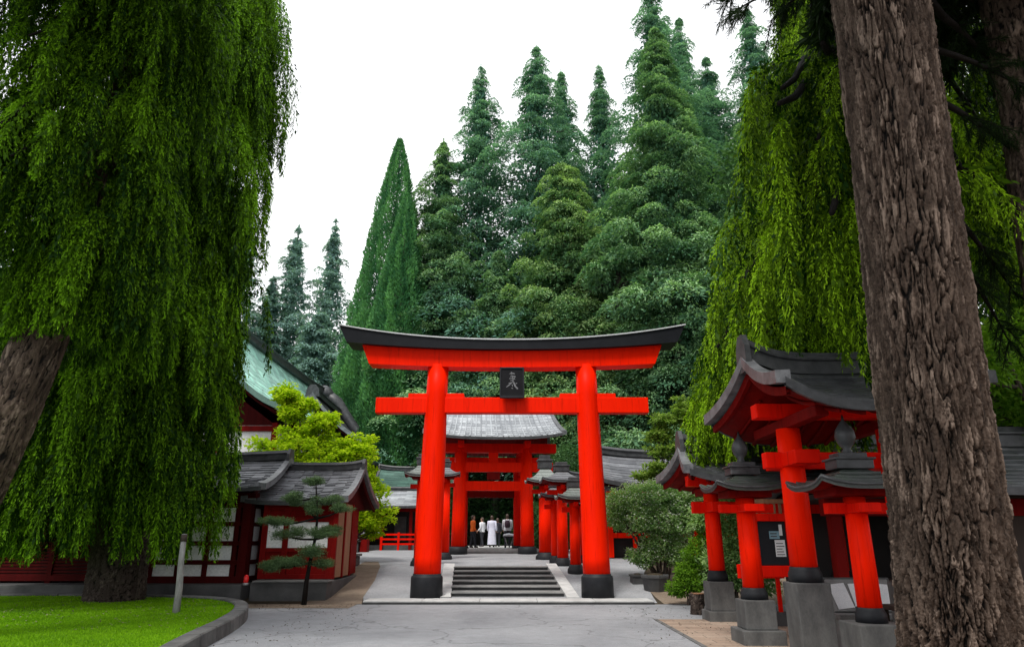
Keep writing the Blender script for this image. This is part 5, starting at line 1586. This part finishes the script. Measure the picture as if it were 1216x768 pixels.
foliage('crown', [(V, T)], M['niwaki'], npn)

# ------------------------------------------------------------------ forest behind
def con(px, py, Y, wpx, pyw, label, mat='conifer', **kw):
    p = at(px, py, Y)
    q = at(px, pyw, Y)
    zc = Y * math.cos(PITCH) + (q.z - EYE) * math.sin(PITCH)
    Rb = wpx * 1.10 * zc / F
    H = p.z - zt(Y)
    frac = max(.08, 1 - (q.z - zt(Y)) / H)
    sh = kw.pop('shape', .85)
    Rb = Rb / (frac ** sh)
    kw.setdefault('zb', 5.5)
    Rb = min(Rb, H * .20)
    return conifer(p.x, Y, H, Rb, label, M[mat], shape=sh, **kw)
cypress(at(475, 167, 57).x, 57, at(475, 167, 57).z - zt(57), 5.6, 'tall smooth pointed cypress standing apart at the left of the grove', 1)
cypress(at(483, 232, 54).x, 54, at(483, 232, 54).z - zt(54), 4.3, 'shorter pointed cypress in front of the tallest one', 2, 90000)
con(571, 80, 58, 52, 300, 'slim layered cedar just right of the cypress pair', 'conifer_cool', seed=1, shape=.82)
con(527, 168, 56, 38, 330, 'rounded cedar shoulder directly beside the cypress pair', 'conifer', seed=2, shape=.75)
con(637, 57, 57, 58, 220, 'broad bluish cedar rising above the middle of the first gate', 'conifer_cool', seed=3, shape=.75)
con(666, 86, 62, 30, 200, 'thin tree tip behind the broad bluish cedar', 'conifer_cool', seed=4)
con(711, 80, 60, 24, 190, 'narrow fir with a sharp tip between the two big cedars', 'conifer_cool', seed=5)
con(772, -12, 54, 44, 110, 'tallest cedar, its tip leaving the top of the picture', 'conifer_cool', seed=6, shape=.78)
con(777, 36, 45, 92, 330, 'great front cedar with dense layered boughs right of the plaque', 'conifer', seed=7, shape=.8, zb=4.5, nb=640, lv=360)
con(806, 24, 60, 46, 160, 'cedar behind the right flank of the great front cedar', 'conifer_cool', seed=8)
con(838, 70, 57, 34, 200, 'cedar slope between the great front cedar and the far right tree', 'conifer_cool', seed=9)
con(886, 12, 56, 34, 130, 'ragged-topped cedar beside the yellow weeping tree', 'conifer_cool', seed=10)
con(884, 112, 50, 36, 240, 'shorter pointed cedar below the ragged-topped one', 'conifer', seed=11)
con(668, 196, 50, 60, 330, 'light green round-topped cedar in front of the broad bluish cedar', 'conifer_light', seed=12, shape=.52, zb=6.5, nb=520, lv=330)
con(592, 300, 52, 44, 380, 'low dense cedar behind the left half of the top beam', 'conifer', seed=13, shape=.8, zb=6.5)
con(858, 300, 50, 40, 430, 'low dark cedar filling the gap above the right end of the top beam', 'conifer', seed=14, shape=.85)
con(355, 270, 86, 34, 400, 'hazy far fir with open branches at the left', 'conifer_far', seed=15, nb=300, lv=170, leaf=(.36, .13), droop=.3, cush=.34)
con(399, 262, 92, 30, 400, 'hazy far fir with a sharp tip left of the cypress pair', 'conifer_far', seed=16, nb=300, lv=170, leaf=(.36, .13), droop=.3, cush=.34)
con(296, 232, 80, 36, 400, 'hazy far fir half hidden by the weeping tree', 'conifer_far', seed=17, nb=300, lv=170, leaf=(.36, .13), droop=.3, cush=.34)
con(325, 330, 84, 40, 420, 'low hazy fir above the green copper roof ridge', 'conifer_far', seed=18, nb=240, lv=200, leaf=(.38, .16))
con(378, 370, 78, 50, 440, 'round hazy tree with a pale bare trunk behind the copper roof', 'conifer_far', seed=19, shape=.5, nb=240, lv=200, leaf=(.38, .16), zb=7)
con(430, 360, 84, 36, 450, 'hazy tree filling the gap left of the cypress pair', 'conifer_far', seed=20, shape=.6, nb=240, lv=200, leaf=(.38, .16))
# darker trees closing the grove below
U = [(560, 470, 60, 'dark understorey cedar behind the left of the tie beam'), (640, 440, 64, 'dark understorey cedar behind the plaque'), (720, 450, 60, 'dark understorey cedar behind the right of the tie beam'),
     (790, 440, 58, 'dark understorey cedar behind the pale maple'), (850, 430, 62, 'dark understorey cedar behind the yellow weeping boughs'), (500, 480, 62, 'dark understorey cedar behind the rear hall roof'), (900, 400, 64, 'dark understorey cedar farthest to the right'), (455, 440, 70, 'dark understorey cedar farthest to the left')]
for i, (px, py, Y, lb) in enumerate(U):
    con(px, py, Y, 62, 560, lb, 'conifer_cool', seed=30 + i, shape=.75, nb=300, lv=260, leaf=(.26, .11), zb=1.0)
for i, (px, Y, r_, lb) in enumerate(((745, 46, .62, 'bare dark cedar trunk right of the big right gate post'), (764, 49, .4, 'thin dark trunk beside the bare cedar trunk'), (712, 50, .4, 'slim dark trunk just above the tie beam end'), (588, 52, .4, 'dark trunk seen between tie beam and inner roof'))):
    X = at(px, 520, Y).x
    root = empty('tall_cedar_trunk', (X, Y, zt(Y)), 0, lb, 'tree')
    tm = MB(); tm.tube([(0, 0, -.3), (.1, 0, 6), (.05, 0, 13), (.1, 0, 20)], [r_ * 1.1, r_, r_ * .8, r_ * .5], 14)
    for k_ in range(9):
        a = random.uniform(0, 2 * PI); z = random.uniform(9, 19)
        tm.tube([(0.05, 0, z), (math.cos(a) * 1.2, math.sin(a) * 1.2, z + .1), (math.cos(a) * 2.2, math.sin(a) * 2.2, z - .4)], [.10, .07, .03], 6)
    tm.build('trunk', M['bark_far'], root)
    V, T = blob_leaves([(random.gauss(0, 1.3), random.gauss(0, 1.3), random.uniform(10, 21), 1.3, 1.3, .6) for _ in range(16)], 7000, (.45, .16), M and 0.0, shell=.2, t0=.25)
    foliage('crown', [(V, T)], M['conifer'], root)
# hedge across the end of the approach
hx = axis_x(52)
hedge = empty('hedge', (hx, 52, zt(52)), 0, 'dark clipped hedge closing the approach seen through the inner gate', 'hedge')
V, T = blob_leaves([(random.uniform(-11, 11), random.uniform(-.6, .6), random.uniform(.3, 5.2), 1.1, .8, .9) for _ in range(110)], 60000, (.26, .13), 0, shell=.5, t0=.25)
foliage('foliage', [(V, T)], M['hedge'], hedge)
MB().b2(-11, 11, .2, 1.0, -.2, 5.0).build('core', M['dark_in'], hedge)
for s, lb in ((-1, 'clipped bush at the left side of the inner gate passage'), (1, 'clipped bush at the right side of the inner gate passage')):
    shrub('side_bush', lb, 'shrub', (axis_x(47.5) + s * 3.0, 47.5, zt(47)), [(random.gauss(0, .25), random.gauss(0, 1.2), random.uniform(.4, 4.2), .7, .9, .7) for _ in range(18)], 12000, (.17, .08), M['hedge'], 6)
shrub('court_tree', 'dark leafy tree between the inner gate and the row of roofed posts', 'tree', (axis_x(37) + 4.0, 37, zt(37)), [(random.gauss(0, .5), random.gauss(0, .8), random.uniform(.5, 5.0), .9, .9, .8) for _ in range(16)], 12000, (.15, .07), M['hedge'], 6)
shrub('left_court_tree', 'dark leafy tree between the first gate post and the inner gate', 'tree', (-5.4, 47.5, zt(47)), [(random.gauss(0, .5), random.gauss(0, .8), random.uniform(.5, 6.0), .9, .9, .8) for _ in range(16)], 12000, (.15, .07), M['hedge'], 6)

# ------------------------------------------------------------------ people
def person(px, Y, rz, label, height, top, bottom, hair, robe=False, stride=.12, armL=(.05, .1), armR=(-.05, .1), long_hair=False, bag=None, topzone=None):
    X = at(px, 640, Y).x
    z0 = zt(33) + .20 if Y < 49 else zt(Y)
    root = empty('person', (X, Y, z0), rz, label, 'person', None)
    s = height / 1.72
    V = lambda x, y, z: Vector((x, y, z)) * s
    body = MB()
    # torso, neck and head: one profile, then limbs; the remesh joins them into one surface
    def ell(cx, cy, rings, n=16):
        vs, fs = [], []
        for (z, rx, ry, ox, oy) in rings:
            for i in range(n):
                a = 2 * PI * i / n
                vs.append(V(cx + ox + rx * math.cos(a), cy + oy + ry * math.sin(a), z))
        m = len(rings)
        fs = [(j * n + i, j * n + (i + 1) % n, (j + 1) * n + (i + 1) % n, (j + 1) * n + i) for j in range(m - 1) for i in range(n)]
        fs += [tuple(n - 1 - i for i in range(n)), tuple((m - 1) * n + i for i in range(n))]
        return vs, fs
    body.add(*ell(0, 0, [(.84, .12, .09, 0, 0), (.90, .165, .115, 0, 0), (1.0, .155, .105, 0, 0), (1.10, .14, .10, 0, 0), (1.25, .165, .115, 0, 0), (1.36, .18, .11, 0, 0), (1.43, .13, .085, 0, 0), (1.47, .06, .06, 0, 0), (1.52, .055, .06, 0, 0)]), True)
    body.add(*ell(0, -.015, [(1.485, .03, .035, 0, -.02), (1.51, .055, .065, 0, -.015), (1.56, .070, .085, 0, 0), (1.62, .077, .095, 0, 0), (1.68, .070, .088, 0, .005), (1.71, .045, .06, 0, .008), (1.722, .012, .02, 0, .01)]), True)
    body.box(V(0, -.108, 1.585), (.022 * s, .035 * s, .04 * s))        # nose
    for e in (-1, 1): body.box(V(e * .080, .0, 1.60), (.016 * s, .03 * s, .05 * s))
    for e in (-1, 1):
        dy = stride * e
        hip, knee, ank = V(e * .09, 0, .88), V(e * .095, dy * .45 - .03, .48), V(e * .10, dy, .085)
        body.tube([hip, hip.lerp(knee, .5), knee, knee.lerp(ank, .4) + V(0, .012, 0), ank], [.088 * s, .075 * s, .055 * s, .054 * s, .036 * s], 10)
        body.tube([ank + V(0, .04, -.045), ank + V(0, -.07, -.052), ank + V(0, -.15, -.06)], [.036 * s, .038 * s, .026 * s], 8)
        sw, el = (armL if e < 0 else armR)
        sh_, elb = V(e * .195, 0, 1.38), V(e * (.235 + abs(sw) * .1), sw * .6, 1.09)
        wr = elb + V(-e * el * .2, -el - .02, -.24 + abs(el) * .45)
        body.tube([V(e * .15, 0, 1.385), sh_, sh_.lerp(elb, .5), elb, elb.lerp(wr, .5), wr], [.05 * s, .05 * s, .044 * s, .036 * s, .034 * s, .025 * s], 9)
        dirn = (wr - elb).normalized()
        palm = wr + dirn * .085 * s
        body.tube([wr, wr.lerp(palm, .5), palm], [.026 * s, .034 * s, .032 * s], 8)
        for k_ in range(4):
            q = palm + V(0, (k_ - 1.5) * .019, 0)
            ln = (.062, .075, .07, .055)[k_] * s
            body.tube([q, q + dirn * ln * .5, q + dirn * ln * .9 + V(-e * .018, 0, 0)], [.0095 * s, .009 * s, .008 * s], 6)
        body.tube([wr + dirn * .02 * s + V(0, -.02, 0), wr + dirn * .05 * s + V(0, -.052, 0), wr + dirn * .085 * s + V(0, -.06, 0)], [.012 * s, .011 * s, .009 * s], 6)
    bo = body.build('body', M['skin'], root)
    rm = bo.modifiers.new('join', 'REMESH'); rm.mode = 'VOXEL'; rm.voxel_size = .011; rm.use_smooth_shade = True
    # clothes
    c = MB()
    bot = .60 if robe else .86
    rings = [(1.455, .075, .07, 0, 0), (1.42, .15, .10, 0, 0), (1.36, .20, .13, 0, 0), (1.25, .19, .135, 0, 0), (1.10, .165, .12, 0, 0), (1.0, .18, .128, 0, 0), (.90, .195, .14, 0, 0), (bot, .20 if not robe else .215, .145 if not robe else .17, 0, 0)]
    if robe: rings += [(.35, .235, .19, 0, 0), (.14, .25, .20, 0, 0)]
    vs, fs = ell(0, 0, rings, 28)
    vs = [p + Vector((0, 0, 0)) if i < 28 else p * 1.0 + Vector((math.sin(i * 2.7) * .006, math.cos(i * 1.9) * .006, 0)) for i, p in enumerate(vs)]
    c.add(vs, fs[:-2], True)
    for e in (-1, 1):
        sw, el = (armL if e < 0 else armR)
        sh_, elb = V(e * .195, 0, 1.385), V(e * (.235 + abs(sw) * .1), sw * .6, 1.09)
        wr = elb + V(-e * el * .2, -el - .02, -.24 + abs(el) * .45)
        k_ = 1.9 if robe else 1.0
        c.tube([V(e * .13, 0, 1.385), sh_, sh_.lerp(elb, .5), elb, elb.lerp(wr, .85)], [.06 * s, .068 * s, .060 * s, .054 * s * (1.3 if robe else 1), .045 * s * k_], 12, caps=False)
    c.build('top', M[top], root)
    tr_ = MB()
    for e in (-1, 1):
        dy = stride * e
        hip, knee, ank = V(e * .09, 0, .90), V(e * .095, dy * .45 - .03, .48), V(e * .10, dy, .10)
        tr_.tube([hip, hip.lerp(knee, .5), knee, knee.lerp(ank, .5), ank], [.108 * s, .092 * s, .074 * s, .066 * s, .058 * s], 14, caps=False)
        tr_.tube([ank + V(0, .05, -.045), ank + V(0, -.07, -.048), ank + V(0, -.165, -.062)], [.046 * s, .048 * s, .034 * s], 8)
    tr_.build('trousers', M[bottom], root)
    h_ = MB()
    vs, fs = ell(0, .0, [(1.725, .02, .025, 0, .0), (1.715, .055, .07, 0, .0), (1.68, .083, .095, 0, .012), (1.62, .088, .098, 0, .022), (1.57, .080, .075, 0, .045), (1.50 if not long_hair else 1.40, .062 if not long_hair else .085, .04, 0, .065)], 18)
    h_.add(vs, fs[:-2], True)
    h_.build('hair', M[hair], root)
    if bag:
        g = MB()
        vs, fs = ell(0, .20, [(1.02, .10, .06, 0, 0), (1.06, .14, .09, 0, 0), (1.20, .15, .10, 0, 0), (1.34, .13, .085, 0, 0), (1.40, .08, .05, 0, -.02)], 16)
        g.add(vs, fs, True)
        for e in (-1, 1): g.tube([V(e * .10, .14, 1.38), V(e * .12, .0, 1.45), V(e * .11, -.14, 1.33), V(e * .13, .0, 1.08), V(e * .1, .16, 1.08)], .016 * s, 6)
        bo_ = g.build('backpack', M[bag], root)
    return root
# +Y is away from the camera; the figures walk away from it, so their faces (local -Y) are turned by about 180 degrees
person(561.5, 38.2, R(115), 'person in an orange jacket and black trousers walking under the inner gate', 1.66, 'orange', 'navy', 'hair', stride=.10)
person(572.5, 43.5, R(235), 'person in a white shirt just beyond the one in orange', 1.70, 'white_cloth', 'navy', 'hair', stride=.14, armR=(.1, .2))
person(584, 40.6, R(172), 'person in a long pale lilac robe in the middle of the passage', 1.72, 'lilac_cloth', 'navy', 'hair', robe=True, stride=.06)
person(590.8, 42.0, R(185), 'person in dark clothes beside the one in the pale robe', 1.62, 'navy', 'navy', 'hair', stride=.08)
person(602.5, 38.8, R(180), 'person in a white top with a plum backpack beside the little cart', 1.74, 'white_cloth', 'navy', 'hair', stride=.1, armL=(-.1, .25), bag='bag')
ct = empty('hand_cart', (at(604.5, 640, 37.6).x, 37.6, zt(33) + .20), R(8), 'small dark cart with a white cover at the right of the passage', 'cart')
MB().b2(-.30, .26, -.2, .2, .52, .58).build('tray', M['navy'], ct, .01)
m = MB(); m.sheet([[(-.30, -.22, .60), (.0, -.24, .66), (.28, -.22, .60)], [(-.30, 0, .68), (0, 0, .74), (.28, 0, .68)], [(-.30, .22, .60), (0, .24, .66), (.28, .22, .60)]], True)
m.b2(-.29, .27, -.2, .2, .58, .64)
m.build('cover', M['white_cloth'], ct)
for s in (-1, 1):
    MB().tube([(s * .24, -.15, .55), (s * .05, .1, .1)], .016, 6).build('leg', M['metal'], ct)
    MB().tube([(s * .24, .15, .55), (s * .1, -.15, .1)], .016, 6).build('leg', M['metal'], ct)
    for e in (-1, 1):
        wv = MB(); 
        ring = [(s * .2 + .0, e * .15 + .085 * math.cos(a), .09 + .085 * math.sin(a)) for a in [2 * PI * k_ / 14 for k_ in range(15)]]
        wv.tube(ring, .02, 6, caps=False); wv.b2(s * .2 - .02, s * .2 + .02, e * .15 - .03, e * .15 + .03, .06, .12)
        wv.build('wheel', M['navy'], ct)
MB().tube([(.26, -.18, .56), (.42, -.22, .95), (.42, .22, .95), (.26, .18, .56)], .014, 6).build('handle', M['metal'], ct)
MB().b2(.28, .52, -.14, .14, .10, .55).build('bag', M['navy'], ct, .03)
